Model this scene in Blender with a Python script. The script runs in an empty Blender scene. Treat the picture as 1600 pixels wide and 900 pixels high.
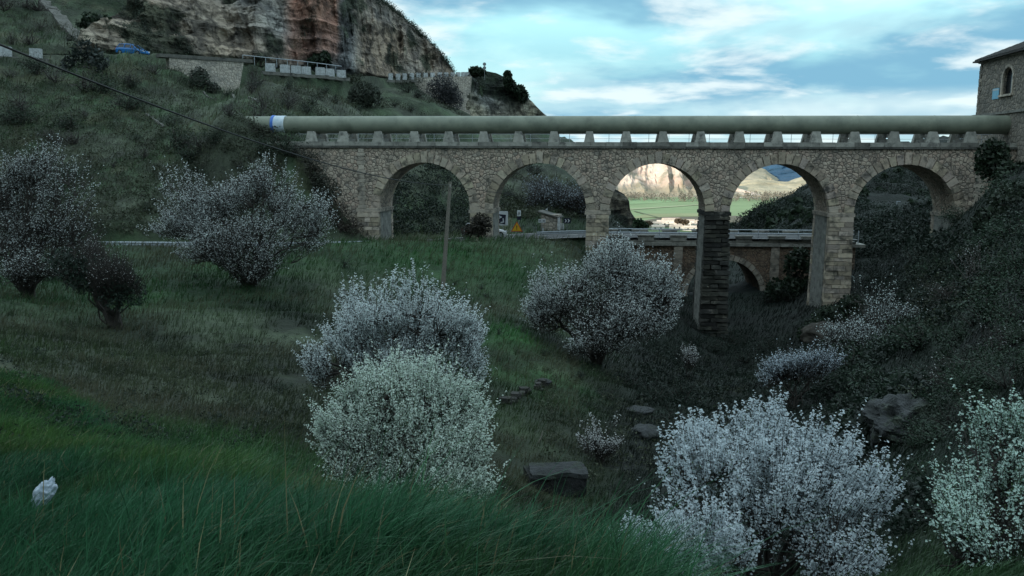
import bpy, math, random
import numpy as np
from mathutils import Matrix, Vector
random.seed(7); RNG = np.random.default_rng(7)
SC = bpy.context.scene; COL = SC.collection
pi = math.pi
# ------------------------------------------------------------------ camera
F_PX = 1300.0; PITCH = math.atan(195/1300.0); ROLL = math.radians(0.25)
Fw = np.array([0, math.cos(PITCH), -math.sin(PITCH)])
U0 = np.array([0, math.sin(PITCH), math.cos(PITCH)]); R0 = np.array([1., 0, 0])
Rr = math.cos(ROLL)*R0 + math.sin(ROLL)*U0
Uu = -math.sin(ROLL)*R0 + math.cos(ROLL)*U0
cam = bpy.data.cameras.new('camera'); cam.lens = F_PX/1600*36; cam.sensor_width = 36
cam.clip_start = 0.05; cam.clip_end = 30000
camo = bpy.data.objects.new('camera', cam); COL.objects.link(camo)
camo.matrix_world = Matrix(((Rr[0], Uu[0], -Fw[0], 0), (Rr[1], Uu[1], -Fw[1], 0), (Rr[2], Uu[2], -Fw[2], 0), (0, 0, 0, 1)))
SC.camera = camo
# ------------------------------------------------------------------ sky and sun
SUN_EL, SUN_AZ = math.radians(15), math.radians(-135)      # behind the viewer's left shoulder
w = bpy.data.worlds.new('World'); SC.world = w; w.use_nodes = True
nt = w.node_tree; nt.nodes.clear()
def N(nt, t, **k):
    n = nt.nodes.new(t)
    for a, b in k.items():
        if a.startswith('i_'): n.inputs[a[2:].replace('_', ' ')].default_value = b
        else: setattr(n, a, b)
    return n
sky = N(nt, 'ShaderNodeTexSky', sky_type='NISHITA', sun_disc=False)
sky.sun_elevation = SUN_EL; sky.sun_rotation = SUN_AZ % (2*pi); sky.air_density = 1.0; sky.dust_density = 1.5; sky.ozone_density = 1.5
geo = N(nt, 'ShaderNodeTexCoord')
sep = N(nt, 'ShaderNodeSeparateXYZ'); nt.links.new(geo.outputs['Generated'], sep.inputs[0])
def M_(op, a, b=None, c=None, clamp=False):
    n = N(nt, 'ShaderNodeMath', operation=op, use_clamp=clamp)
    for i, v in enumerate((a, b, c)):
        if v is None: continue
        if isinstance(v, (int, float)): n.inputs[i].default_value = v
        else: nt.links.new(v, n.inputs[i])
    return n.outputs[0]
zc = M_('MAXIMUM', sep.outputs[2], 0.0)
den = M_('ADD', zc, 0.16)
cx = M_('DIVIDE', sep.outputs[0], den); cy = M_('DIVIDE', sep.outputs[1], den)
comb = N(nt, 'ShaderNodeCombineXYZ'); nt.links.new(cx, comb.inputs[0]); nt.links.new(cy, comb.inputs[1])
def noise(vec, sc, det, rough, off, dist=0.0, sx=1):
    mp = N(nt, 'ShaderNodeMapping'); nt.links.new(vec, mp.inputs[0]); mp.inputs['Location'].default_value = off; mp.inputs['Scale'].default_value = (sx, 1, 1)
    n = N(nt, 'ShaderNodeTexNoise'); nt.links.new(mp.outputs[0], n.inputs[0])
    n.inputs['Scale'].default_value = sc; n.inputs['Detail'].default_value = det; n.inputs['Roughness'].default_value = rough; n.inputs['Distortion'].default_value = dist
    return n.outputs[0]
def ramp(v, a, b, lo=0., hi=1.):
    n = N(nt, 'ShaderNodeMapRange', interpolation_type='SMOOTHSTEP'); nt.links.new(v, n.inputs[0])
    n.inputs[1].default_value = a; n.inputs[2].default_value = b; n.inputs[3].default_value = lo; n.inputs[4].default_value = hi
    return n.outputs[0]
def mixc(f, a, b):
    n = N(nt, 'ShaderNodeMix', data_type='RGBA'); nt.links.new(f, n.inputs[0])
    for i, v in ((6, a), (7, b)):
        if isinstance(v, tuple): n.inputs[i].default_value = (*v, 1)
        else: nt.links.new(v, n.inputs[i])
    return n.outputs[2]
n1 = noise(comb.outputs[0], 1.15, 7, .55, (5.5, 25.7, 5), .15)
n2 = noise(comb.outputs[0], 2.3, 7, .52, (19.9, -7.3, 8.0), .15)
n3 = noise(comb.outputs[0], .8, 5, .5, (4, 22, 3), .2)
# clear sky: the Nishita sky pushed to the camera's cyan
tint = N(nt, 'ShaderNodeMix', data_type='RGBA', blend_type='MULTIPLY'); tint.inputs[0].default_value = 1
nt.links.new(sky.outputs[0], tint.inputs[6]); tint.inputs[7].default_value = (1.05, 1.35, 1.05, 1)
add = N(nt, 'ShaderNodeMix', data_type='RGBA', blend_type='ADD'); add.inputs[0].default_value = 1
nt.links.new(tint.outputs[2], add.inputs[6]); add.inputs[7].default_value = (2.9, 4.9, 5.3, 1)
cl = mixc(ramp(n1, .38, .56), (3.7, 6.0, 6.9), (1.9, 4.1, 5.6))     # cloud sheet: pale to blue-grey
hi = ramp(sep.outputs[2], .10, .22, 0, 1)
c = mixc(M_('MULTIPLY', ramp(n3, .47, .64), M_('ADD', M_('MULTIPLY', hi, .7), .3)), cl, add.outputs[2])
c = mixc(ramp(n2, .48, .66, 0, .8), c, (7.4, 8.4, 8.5))             # bright tops
hzn = noise(geo.outputs['Generated'], 3.0, 5, .5, (2.0, 0.3, 0), .3)
hz = M_('MULTIPLY', ramp(sep.outputs[2], .060, .085, .85, 0), ramp(hzn, .40, .56, .1, 1.))
c = mixc(hz, c, (7.2, 8.6, 8.6))
c = mixc(ramp(sep.outputs[2], .26, .5, 0, .85), c, (8.2, 10.4, 11.6))       # unseen overhead sky, brightness raised to add light to the scene
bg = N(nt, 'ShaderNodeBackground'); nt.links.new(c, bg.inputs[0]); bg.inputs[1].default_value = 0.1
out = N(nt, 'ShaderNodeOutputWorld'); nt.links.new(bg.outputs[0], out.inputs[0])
sl = bpy.data.lights.new('sun', 'SUN'); sl.energy = 4.8; sl.angle = math.radians(.5); sl.color = (1, .92, .80)
so = bpy.data.objects.new('sun', sl); COL.objects.link(so)
sd = Vector((math.sin(SUN_AZ)*math.cos(SUN_EL), math.cos(SUN_AZ)*math.cos(SUN_EL), math.sin(SUN_EL)))
so.rotation_euler = sd.to_track_quat('Z', 'Y').to_euler()
vs = SC.view_settings; vs.view_transform = 'Standard'; vs.look = 'None'; vs.exposure = 0.35; vs.gamma = 1
SC.cycles.max_bounces = 4; SC.cycles.diffuse_bounces = 2; SC.cycles.transparent_max_bounces = 4
SC.cycles.use_denoising = True
# ------------------------------------------------------------------ helpers
def ray(px, py):
    px = np.asarray(px, float); py = np.asarray(py, float)
    return Fw + ((px-800)/F_PX)[..., None]*Rr - ((py-450)/F_PX)[..., None]*Uu
def P(px, py, Y):
    d = ray(px, py); return d*(np.asarray(Y, float)/d[..., 1])[..., None]
def Qz(px, py, z):
    d = ray(px, py); return d*(z/d[..., 2])[..., None]
def project(p):
    p = np.asarray(p, float); d = p@Fw
    return 800+F_PX*(p@Rr)/d, 450-F_PX*(p@Uu)/d
def _h(ix, iy, iz, s):
    n = (ix*374761393 + iy*668265263 + iz*2147483647 + s*974634777) & 0xffffffff
    n = ((n ^ (n >> 13))*1274126177) & 0xffffffff
    n = (n ^ (n >> 16)) & 0xffffffff
    return n/4294967295.0
def vnoise(p, s=0):
    p = np.asarray(p, float); i = np.floor(p).astype(np.int64); f = p-i; f = f*f*(3-2*f)
    r = 0
    for dx in (0, 1):
        for dy in (0, 1):
            for dz in (0, 1):
                wgt = (f[..., 0] if dx else 1-f[..., 0])*(f[..., 1] if dy else 1-f[..., 1])*(f[..., 2] if dz else 1-f[..., 2])
                r = r + wgt*_h(i[..., 0]+dx, i[..., 1]+dy, i[..., 2]+dz, s)
    return r*2-1
def fbm(p, s=0, o=4, ridged=False):
    a, r, t = 1., 0., 0.
    p = np.asarray(p, float)
    for k in range(o):
        v = vnoise(p, s+k)
        if ridged: v = 1-2*np.abs(v)
        r = r+a*v; t += a; a *= .5; p = p*2.03
    return r/t
def sm(x, a, b):
    t = np.clip((np.asarray(x, float)-a)/(b-a), 0, 1); return t*t*(3-2*t)
class MB:
    def __init__(s): s.v = []; s.f = []; s.t = []; s.m = []; s.n = 0
    def add(s, v, f, tint=None, mi=0):
        v = np.asarray(v, float).reshape(-1, 3); f = np.asarray(f, np.int64)
        s.v.append(v); s.f.append(f+s.n); s.n += len(v)
        t = np.ones((len(v), 3)) if tint is None else np.broadcast_to(np.asarray(tint, float) if np.ndim(tint) else np.full(3, float(tint)), (len(v), 3))
        s.t.append(t); s.m.append(np.full(len(f), mi))
    def box(s, c, d, tint=None, rot=0., taper=(1, 1), jit=0., mi=0):
        x, y, z = np.array(d)/2
        v = np.array([[-x, -y, -z], [x, -y, -z], [x, y, -z], [-x, y, -z], [-x*taper[0], -y*taper[1], z], [x*taper[0], -y*taper[1], z], [x*taper[0], y*taper[1], z], [-x*taper[0], y*taper[1], z]])
        if jit: v = v+RNG.uniform(-jit, jit, v.shape)
        if rot: cr, sr = math.cos(rot), math.sin(rot); v = np.stack([v[:, 0]*cr-v[:, 1]*sr, v[:, 0]*sr+v[:, 1]*cr, v[:, 2]], 1)
        s.add(v+np.array(c), [[0, 3, 2, 1], [4, 5, 6, 7], [0, 1, 5, 4], [1, 2, 6, 5], [2, 3, 7, 6], [3, 0, 4, 7]], tint, mi)
    def tube(s, pts, r, k=6, tint=None, caps=True, mi=0):
        pts = np.asarray(pts, float); n = len(pts); r = np.broadcast_to(np.asarray(r, float), (n,))
        t = np.gradient(pts, axis=0); t /= np.linalg.norm(t, axis=1)[:, None]+1e-9
        up = np.array([0, 0, 1.]) if abs(t[0][2]) < .9 else np.array([1., 0, 0])
        a = np.cross(t, up); a /= np.linalg.norm(a, axis=1)[:, None]+1e-9; b = np.cross(t, a)
        an = np.arange(k)*2*pi/k
        v = pts[:, None]+r[:, None, None]*(a[:, None]*np.cos(an)[None, :, None]+b[:, None]*np.sin(an)[None, :, None])
        i = np.arange(n-1)[:, None]*k; j = np.arange(k)[None]; j2 = (j+1) % k
        f = np.stack([i+j, i+j2, i+k+j2, i+k+j], -1).reshape(-1, 4)
        s.add(v, f, tint, mi)
        if caps and k > 3:
            for e, o in ((0, 1), (n-1, -1)):
                c = pts[e]; vv = np.vstack([v[e], c]); ff = np.array([[q, (q+1) % k, k] for q in range(k)])
                s.add(vv, ff[:, ::o], tint, mi)
    def grid(s, V, tint=None, mi=0, closed=False):
        r, c = V.shape[:2]; i = np.arange(r-1)[:, None]*c; j = np.arange(c-1)[None]
        f = np.stack([i+j, i+j+1, i+c+j+1, i+c+j], -1).reshape(-1, 4)
        s.add(V.reshape(-1, 3), f, None if tint is None else tint.reshape(-1, 3), mi)
    def poly_prism(s, poly, y0, y1, tint=None, mi=0):           # simple fan-able polygon in xz, extruded along y
        n = len(poly); p = np.array(poly)
        v = np.vstack([np.c_[p[:, 0], np.full(n, y0), p[:, 1]], np.c_[p[:, 0], np.full(n, y1), p[:, 1]]])
        for i in range(n): s.add(v[[i, (i+1) % n, (i+1) % n+n, i+n]], [[0, 1, 2, 3]], tint, mi)
        for i in range(1, n-1):
            s.add(v[[0, i, i+1]], [[2, 1, 0]], tint, mi); s.add(v[[n, n+i, n+i+1]], [[0, 1, 2]], tint, mi)
    def build(s, name, mats, parent=None, smooth=False, loc=None):
        me = bpy.data.meshes.new(name)
        V = np.concatenate(s.v); T = np.concatenate(s.t)
        if loc is not None: V = V-np.array(loc)
        idx = np.concatenate([f.ravel() for f in s.f]); cnt = np.concatenate([np.full(len(f), f.shape[1]) for f in s.f])
        me.vertices.add(len(V)); me.vertices.foreach_set('co', V.ravel().astype(np.float32))
        me.loops.add(len(idx)); me.loops.foreach_set('vertex_index', idx.astype(np.int32))
        me.polygons.add(len(cnt)); me.polygons.foreach_set('loop_start', np.concatenate([[0], np.cumsum(cnt)[:-1]]).astype(np.int32))
        me.update(calc_edges=True)
        me.polygons.foreach_set('use_smooth', np.full(len(cnt), bool(smooth)))
        mm = np.concatenate(s.m)
        if mm.any(): me.polygons.foreach_set('material_index', mm.astype(np.int32))
        ca = me.color_attributes.new('tint', 'FLOAT_COLOR', 'POINT')
        ca.data.foreach_set('color', np.c_[T, np.ones(len(T))].ravel().astype(np.float32))
        for m in (mats if isinstance(mats, (list, tuple)) else [mats]): me.materials.append(m)
        me.update()
        o = bpy.data.objects.new(name, me); COL.objects.link(o)
        if parent is not None: o.parent = parent
        if loc is not None: o.location = loc
        return o
def tag(o, label=None, cat=None, group=None, kind=None):
    if label: o['label'] = label
    if cat: o['category'] = cat
    if group: o['group'] = group
    if kind: o['kind'] = kind
    return o
def thing(name, label, cat, loc=(0, 0, 0), rotz=0, group=None):
    o = bpy.data.objects.new(name, None); COL.objects.link(o); o.location = tuple(float(q) for q in loc); o.rotation_euler = (0, 0, rotz)
    o.empty_display_size = .3
    return tag(o, label, cat, group)
def kids(o): return [c for c in bpy.data.objects if c.parent == o]
def copy_tree(o, loc=None, rotz=None, label=None, scale=None):
    c = o.copy(); COL.objects.link(c)
    for ch in kids(o):
        d = ch.copy(); COL.objects.link(d); d.parent = c
    if loc is not None: c.location = tuple(float(q) for q in loc)
    if rotz is not None: c.rotation_euler = (0, 0, rotz)
    if scale is not None: c.scale = scale if isinstance(scale, (tuple, list)) else (scale,)*3
    if label: c['label'] = label
    return c
# ------------------------------------------------------------------ materials
def mat(name, col, col2=None, scale=5., rough=.85, bump=0., bscale=None, tint=True, detail=5, metal=0., blotch=None, bl_scale=.5, thr=(.5, .62), transl=0., spec=.3, bdist=.05, cracks=None):
    m = bpy.data.materials.new(name); m.use_nodes = True; t = m.node_tree; L = t.links.new
    b = t.nodes['Principled BSDF']; b.inputs['Roughness'].default_value = rough; b.inputs['Metallic'].default_value = metal
    b.inputs['Specular IOR Level'].default_value = spec
    tc = N(t, 'ShaderNodeNewGeometry')
    def mix(f, a, c, bt='MIX'):
        n = N(t, 'ShaderNodeMix', data_type='RGBA', blend_type=bt)
        for i, v in ((0, f), (6, a), (7, c)):
            if isinstance(v, tuple): n.inputs[i].default_value = (*v, 1)
            elif isinstance(v, (int, float)): n.inputs[i].default_value = v
            else: L(v, n.inputs[i])
        return n.outputs[2]
    def noi(sc, det=detail, ro=.6):
        n = N(t, 'ShaderNodeTexNoise'); L(tc.outputs['Position'], n.inputs[0]); n.inputs['Scale'].default_value = sc; n.inputs['Detail'].default_value = det; n.inputs['Roughness'].default_value = ro
        return n.outputs[0]
    def rng(v, a, c):
        n = N(t, 'ShaderNodeMapRange'); L(v, n.inputs[0]); n.inputs[1].default_value = a; n.inputs[2].default_value = c; return n.outputs[0]
    c = tuple(col)
    if col2: c = mix(rng(noi(scale), .35, .65), tuple(col), tuple(col2))
    if blotch: c = mix(rng(noi(bl_scale, 6, .65), *thr), c, tuple(blotch))
    for (cs_, cw, cd) in (cracks or ()):
        wn = N(t, 'ShaderNodeTexNoise'); L(tc.outputs['Position'], wn.inputs[0]); wn.inputs['Scale'].default_value = cs_*1.5; wn.inputs['Detail'].default_value = 4
        wm = N(t, 'ShaderNodeVectorMath', operation='MULTIPLY_ADD'); L(wn.outputs['Color'], wm.inputs[0]); wm.inputs[1].default_value = (1.1/cs_,)*3; L(tc.outputs['Position'], wm.inputs[2])
        vm = N(t, 'ShaderNodeMapping'); vm.inputs['Scale'].default_value = (1, .6, .55); L(wm.outputs[0], vm.inputs[0])
        vv = N(t, 'ShaderNodeTexVoronoi', feature='DISTANCE_TO_EDGE'); vv.inputs['Scale'].default_value = cs_; L(vm.outputs[0], vv.inputs['Vector'])
        c = mix(rng(vv.outputs['Distance'], 0., cw), mix(1., c, (cd,)*3, 'MULTIPLY'), c)
    if tint:
        a = N(t, 'ShaderNodeVertexColor', layer_name='tint'); c = mix(1.0, c, a.outputs[0], 'MULTIPLY')
    if isinstance(c, tuple): b.inputs['Base Color'].default_value = (*c, 1)
    else: L(c, b.inputs['Base Color'])
    if bump:
        n = N(t, 'ShaderNodeBump'); n.inputs['Strength'].default_value = bump; n.inputs['Distance'].default_value = bdist; L(noi(bscale or scale, 6), n.inputs['Height']); L(n.outputs[0], b.inputs['Normal'])
    if transl:
        tr = N(t, 'ShaderNodeBsdfTranslucent'); ms = N(t, 'ShaderNodeMixShader'); ms.inputs[0].default_value = transl
        if isinstance(c, tuple): tr.inputs[0].default_value = (*c, 1)
        else: L(c, tr.inputs[0])
        L(b.outputs[0], ms.inputs[1]); L(tr.outputs[0], ms.inputs[2]); L(ms.outputs[0], t.nodes['Material Output'].inputs[0])
    return m
def masonry(name, cols, mortar, scale, flat=1., stain=None, stain_thr=(.55, .7), stain_scale=.3, bump=.6, squash=(1, 1, 1)):
    m = bpy.data.materials.new(name); m.use_nodes = True; t = m.node_tree; L = t.links.new
    b = t.nodes['Principled BSDF']; b.inputs['Roughness'].default_value = .92; b.inputs['Specular IOR Level'].default_value = .2
    tc = N(t, 'ShaderNodeTexCoord'); mp = N(t, 'ShaderNodeMapping'); mp.inputs['Scale'].default_value = squash; L(tc.outputs['Object'], mp.inputs[0])
    nz = N(t, 'ShaderNodeTexNoise'); nz.inputs['Scale'].default_value = scale*1.3; nz.inputs['Detail'].default_value = 2; L(mp.outputs[0], nz.inputs[0])
    mx = N(t, 'ShaderNodeVectorMath', operation='MULTIPLY_ADD'); L(nz.outputs['Color'], mx.inputs[0]); mx.inputs[1].default_value = (.25/scale,)*3; L(mp.outputs[0], mx.inputs[2])
    v1 = N(t, 'ShaderNodeTexVoronoi', feature='F1'); v2 = N(t, 'ShaderNodeTexVoronoi', feature='DISTANCE_TO_EDGE')
    for v in (v1, v2): v.inputs['Scale'].default_value = scale; v.inputs['Randomness'].default_value = .85; L(mx.outputs[0], v.inputs['Vector'])
    sp = N(t, 'ShaderNodeSeparateXYZ'); L(v1.outputs['Color'], sp.inputs[0])
    cr = N(t, 'ShaderNodeValToRGB'); L(sp.outputs[0], cr.inputs[0])
    e = cr.color_ramp.elements; e[0].color = (*cols[0], 1); e[1].color = (*cols[-1], 1)
    for i, c in enumerate(cols[1:-1]): q = e.new((i+1)/(len(cols)-1)); q.color = (*c, 1)
    def mix(f, a, c, bt='MIX'):
        n = N(t, 'ShaderNodeMix', data_type='RGBA', blend_type=bt)
        for i, v in ((0, f), (6, a), (7, c)):
            if isinstance(v, tuple): n.inputs[i].default_value = (*v, 1)
            elif isinstance(v, (int, float)): n.inputs[i].default_value = v
            else: L(v, n.inputs[i])
        return n.outputs[2]
    def rng(v, a, c, lo=0., hi=1.):
        n = N(t, 'ShaderNodeMapRange'); L(v, n.inputs[0]); n.inputs[1].default_value = a; n.inputs[2].default_value = c; n.inputs[3].default_value = lo; n.inputs[4].default_value = hi; return n.outputs[0]
    edge = rng(v2.outputs['Distance'], .02, .09)
    c = mix(edge, tuple(mortar), cr.outputs[0])
    n2 = N(t, 'ShaderNodeTexNoise'); n2.inputs['Scale'].default_value = 3; n2.inputs['Detail'].default_value = 6; L(tc.outputs['Object'], n2.inputs[0])
    c = mix(rng(n2.outputs[0], .3, .7), c, mix(1., c, (.62, .64, .66), 'MULTIPLY'))
    if stain:
        n3 = N(t, 'ShaderNodeTexNoise'); n3.inputs['Scale'].default_value = stain_scale; n3.inputs['Detail'].default_value = 7; n3.inputs['Roughness'].default_value = .65; L(tc.outputs['Object'], n3.inputs[0])
        c = mix(rng(n3.outputs[0], *stain_thr), c, tuple(stain))
    a = N(t, 'ShaderNodeVertexColor', layer_name='tint'); c = mix(1.0, c, a.outputs[0], 'MULTIPLY')
    L(c, b.inputs['Base Color'])
    bp = N(t, 'ShaderNodeBump'); bp.inputs['Strength'].default_value = bump; bp.inputs['Distance'].default_value = .08
    ad = N(t, 'ShaderNodeMath', operation='MULTIPLY_ADD'); L(n2.outputs[0], ad.inputs[0]); ad.inputs[1].default_value = .6; L(rng(v2.outputs['Distance'], 0, .18), ad.inputs[2])
    L(ad.outputs[0], bp.inputs['Height']); L(bp.outputs[0], b.inputs['Normal'])
    return m
# ------------------------------------------------------------------ terrain
MG = mat('ground_mat', (1, 1, 1), (.55, .55, .55), scale=1.3, bump=.8, bscale=2.2, bdist=.25, detail=8)
CP = [  # px, py, distance
 (0,700,9.5),(200,710,8.2),(400,765,6.6),(560,842,5.5),(760,886,4.7),(900,928,4.0),(1000,960,3.2),(0,900,3.6),(400,900,3.2),(800,930,3.0),
 (0,600,13),(0,560,20),(0,500,32),(0,430,46),(200,640,16),(200,560,26),(200,500,36),(200,430,48),(400,680,14),(400,600,24),(400,500,37),(400,430,50),
 (560,760,12),(560,680,18),(560,600,26),(560,500,40),(560,430,52),(640,830,9),(700,740,15),(700,640,24),(700,560,34),(700,460,50),
 (800,760,17),(800,700,22),(800,620,29),(800,520,40),(800,430,55),(860,790,18),(900,740,21),(900,640,30),(900,560,40),(900,480,52),(900,420,60),
 (960,820,15),(1000,700,25),(1000,620,34),(1000,540,50),(1050,570,52),(1110,532,68),(1110,580,56),(1110,640,38),(1100,760,20),(1150,900,10),(950,930,7),(850,960,6),
 (1000,470,66),(950,420,68),(1210,535,66),(1300,520,62),(1330,470,66),(1200,600,44),(1250,700,24),(1300,640,28),(1300,560,44),(1400,620,24),(1400,700,17),(1400,560,32),(1400,480,50),(1400,440,60),
 (1500,560,26),(1500,470,38),(1500,400,50),(1500,345,60),(1600,560,17),(1600,450,26),(1600,380,36),(1600,320,46),(1580,275,58),(1500,700,13),(1600,700,10),(1400,900,6.5),(1600,900,5),(1250,930,6.5),(1700,500,18),(1750,380,36),(1750,800,6),
 (550,381,60.5),(620,379,61),(700,379,63),(800,380,66),(880,384,67),(930,400,69),
 (620,372,82),(700,372,84),(800,370,86),(880,374,88),
 (0,384,55),(150,386,56),(300,386,58),(450,384,59.5),(-200,376,53),
 (0,340,68),(0,250,80),(0,170,92),(200,340,67),(200,250,80),(200,170,95),(200,110,108),(0,110,101),(130,105,105),(300,340,68),(300,250,79),(300,200,86),(320,170,105),(375,160,114.5),(345,153,112.5),(310,142,110.5),(275,122,109.5),(400,340,69),(400,250,72.5),(400,195,76),(400,160,90),(400,125,112),(375,188,74),(350,175,74),(362,190,72.8),(340,215,72),(440,215,74),
 (470,300,70.5),(472,236,73.2),(500,290,72.6),(530,335,72.2),(560,368,71.5),(590,380,72),(520,245,82),(480,225,80),(500,200,98),(500,150,114),
 (0,60,118),(0,0,130),(0,-120,155),(90,60,120),(90,0,132),(-300,0,120),(-300,150,90),(-300,300,66),
 (600,300,92),(600,230,108),(600,180,128),(600,150,142),(680,350,92),(680,300,100),(680,240,116),(700,185,142),(700,165,152),(650,142,150),
 (760,360,92),(800,320,104),(800,260,124),(800,200,155),(730,178,157),(800,225,195),(850,212,160),(880,350,100),(900,300,118),(880,250,140),(862,212,168),(900,225,170),
 (950,335,138),(985,364,130),(940,364,105),(930,300,150),
 (1000,366,135),(1010,385,108),(1060,400,105),(1130,410,105),(1130,372,150),(1200,380,110),(1230,330,140),(1190,322,152),(1150,356,150),(1270,290,160),(1300,330,118),(1300,262,185),(1380,232,205),(1460,218,220),(1560,222,240),
 (1300,400,90),(1380,400,88),(1380,345,120),(1440,330,140),(1440,290,170),(1460,370,88),(1500,300,95),(1560,250,95),(1620,220,90),(1340,440,76),(1420,410,78),(1700,200,80)]
A = np.array(CP, float); W = P(A[:, 0], A[:, 1], A[:, 2])
WX = np.array([(0,0,-1.62),(-3,0,-1.6),(3,-1,-1.8),(-8,2,-1.5),(0,-5,-1.3),(-6,-6,-1),(6,-6,-1.2),(-20,4,-1.2),(-30,20,-1),(-50,20,8),(-50,-4,5),(25,0,2),(30,12,5),(50,30,12),
  (-60,60,8),(-110,60,30),(-140,120,60),(-120,170,55),(-60,240,30),(-20,220,14),(0,230,-5),(0,300,-30),(22,130,-20),(16,100,-16.5),(31,200,-27),(52,200,-23),(45,300,-38),(78,300,-34),(60,400,-48),(95,390,-42),(25,240,-27),(40,160,-21),
  (97,300,-14),(150,300,6),(90,100,8),(110,180,5),(75,60,12),(80,10,14),(-80,320,-5),(-160,300,30),(-45,150,12),(-25,185,10),(-75,160,44),(-5,200,0),(0,400,-45),(90,420,-40),(45,75,-2),(50,85,2),(45,60,0)])
CW = np.vstack([W, WX])
def feat(x, y): return np.stack([x/(y+9)*1.5, np.log(y+9)], -1)
CF = feat(CW[:, 0], CW[:, 1])
def kern(a, b):
    d2 = ((a[:, None]-b[None])**2).sum(-1); return np.sqrt(d2+.03**2)
K = kern(CF, CF); n_ = len(CF)
K = K+np.eye(n_)*.004*-1
Aug = np.zeros((n_+3, n_+3)); Aug[:n_, :n_] = K; Aug[:n_, n_:n_+2] = CF; Aug[:n_, n_+2] = 1; Aug[n_:n_+2, :n_] = CF.T; Aug[n_+2, :n_] = 1
CS = CW[:, 2]/(CW[:, 1]+9)                      # solve for the slope of sight, even weight near and far
SOL = np.linalg.solve(Aug, np.r_[CS, 0, 0, 0])
# road centre line
RD = np.array([(-400,54),(-200,57),(0,60),(200,62),(400,63.5),(560,66),(650,70.5),(740,77),(830,83),(900,86.5),(980,88),(1280,86.2),(1322,86.1)], float)
RX = P(RD[:, 0], np.full(len(RD), 380), RD[:, 1])[:, 0]; RY = RD[:, 1]
RZ = np.interp(RX, [RX[0], RX[2], RX[5], RX[7], RX[10], RX[-1]], [-5.6, -6.15, -6.65, -7.1, -7.45, -7.45])
UR = np.array([(-300,74,100),(-150,80,104),(0,88,108),(130,89,112),(207,90,114.5),(265,92,117),(390,104,125),(480,112,134),(540,119,140),(620,124,158),(680,122,165),(745,122,170)], float)
UP = P(UR[:, 0], UR[:, 1], UR[:, 2]); UX, UY, UZ = UP.T
def gbase(x, y):
    x = np.asarray(x, float); y = np.asarray(y, float); sh = x.shape; x = x.ravel(); y = y.ravel()
    z = np.empty(len(x)); ye = np.clip(y, -6, 420)
    for i in range(0, len(x), 20000):
        f = feat(x[i:i+20000]*(ye[i:i+20000]+9)/(y[i:i+20000].clip(-6)+9) if 0 else x[i:i+20000], ye[i:i+20000])
        z[i:i+20000] = (kern(f, CF)@SOL[:n_]+f@SOL[n_:n_+2]+SOL[n_+2])*(ye[i:i+20000]+9)
    # level bed for the road on land
    s = sm(x, RX[0], RX[1])*(1-sm(x, 8.5, 10.5)); ry = np.interp(x, RX, RY); rz = np.interp(x, RX, RZ)
    wgt = s*(1-sm(np.abs(y-ry), 3.5, 4.8))
    z = z*(1-wgt)+(rz-.08)*wgt
    s = (1-sm(x, UX[-1], UX[-1]+3)); uy = np.interp(x, UX, UY); uz = np.interp(x, UX, UZ)
    wgt = s*(1-sm(np.abs(y-uy), 2.9, 4.4)); z = z*(1-wgt)+uz*wgt
    t = sm(y, 300, 650); z = z*(1-t)+(-60)*t
    return z.reshape(sh)
def gz(x, y):
    x = np.asarray(x, float); y = np.asarray(y, float)
    z = gbase(x, y)
    ry = np.interp(x, RX, RY); onroad = np.maximum((1-sm(np.abs(y-ry), 4, 8))*(x < 11), (1-sm(np.abs(y-np.interp(x, UX, UY)), 2.5, 4))*(x < -5))
    near = sm(y, 8, 40)
    amp = (.06+.5*near+1.2*sm(y, 80, 130))*(1-.95*onroad)*(1-sm(y, 350, 600))
    p = np.stack([x, y, np.zeros_like(x)], -1)
    return z+amp*fbm(p*.16, 3, 5)+amp*.25*fbm(p*.7, 9, 3, True)
nt_, ns_ = 620, 560
tt = np.linspace(-1.9, 1.9, nt_); tt = np.sign(tt)*np.abs(tt/1.9)**1.35*1.9
s1 = np.linspace(math.log(20-8), math.log(20+420), 460); s2 = np.linspace(math.log(445), math.log(9500), 100)
ys = np.exp(np.r_[s1, s2])-20
TX, TY = np.meshgrid(tt, ys); GX = TX*(TY+20); GZ = gz(GX, TY)
V = np.stack([GX, TY, GZ], -1)
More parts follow.
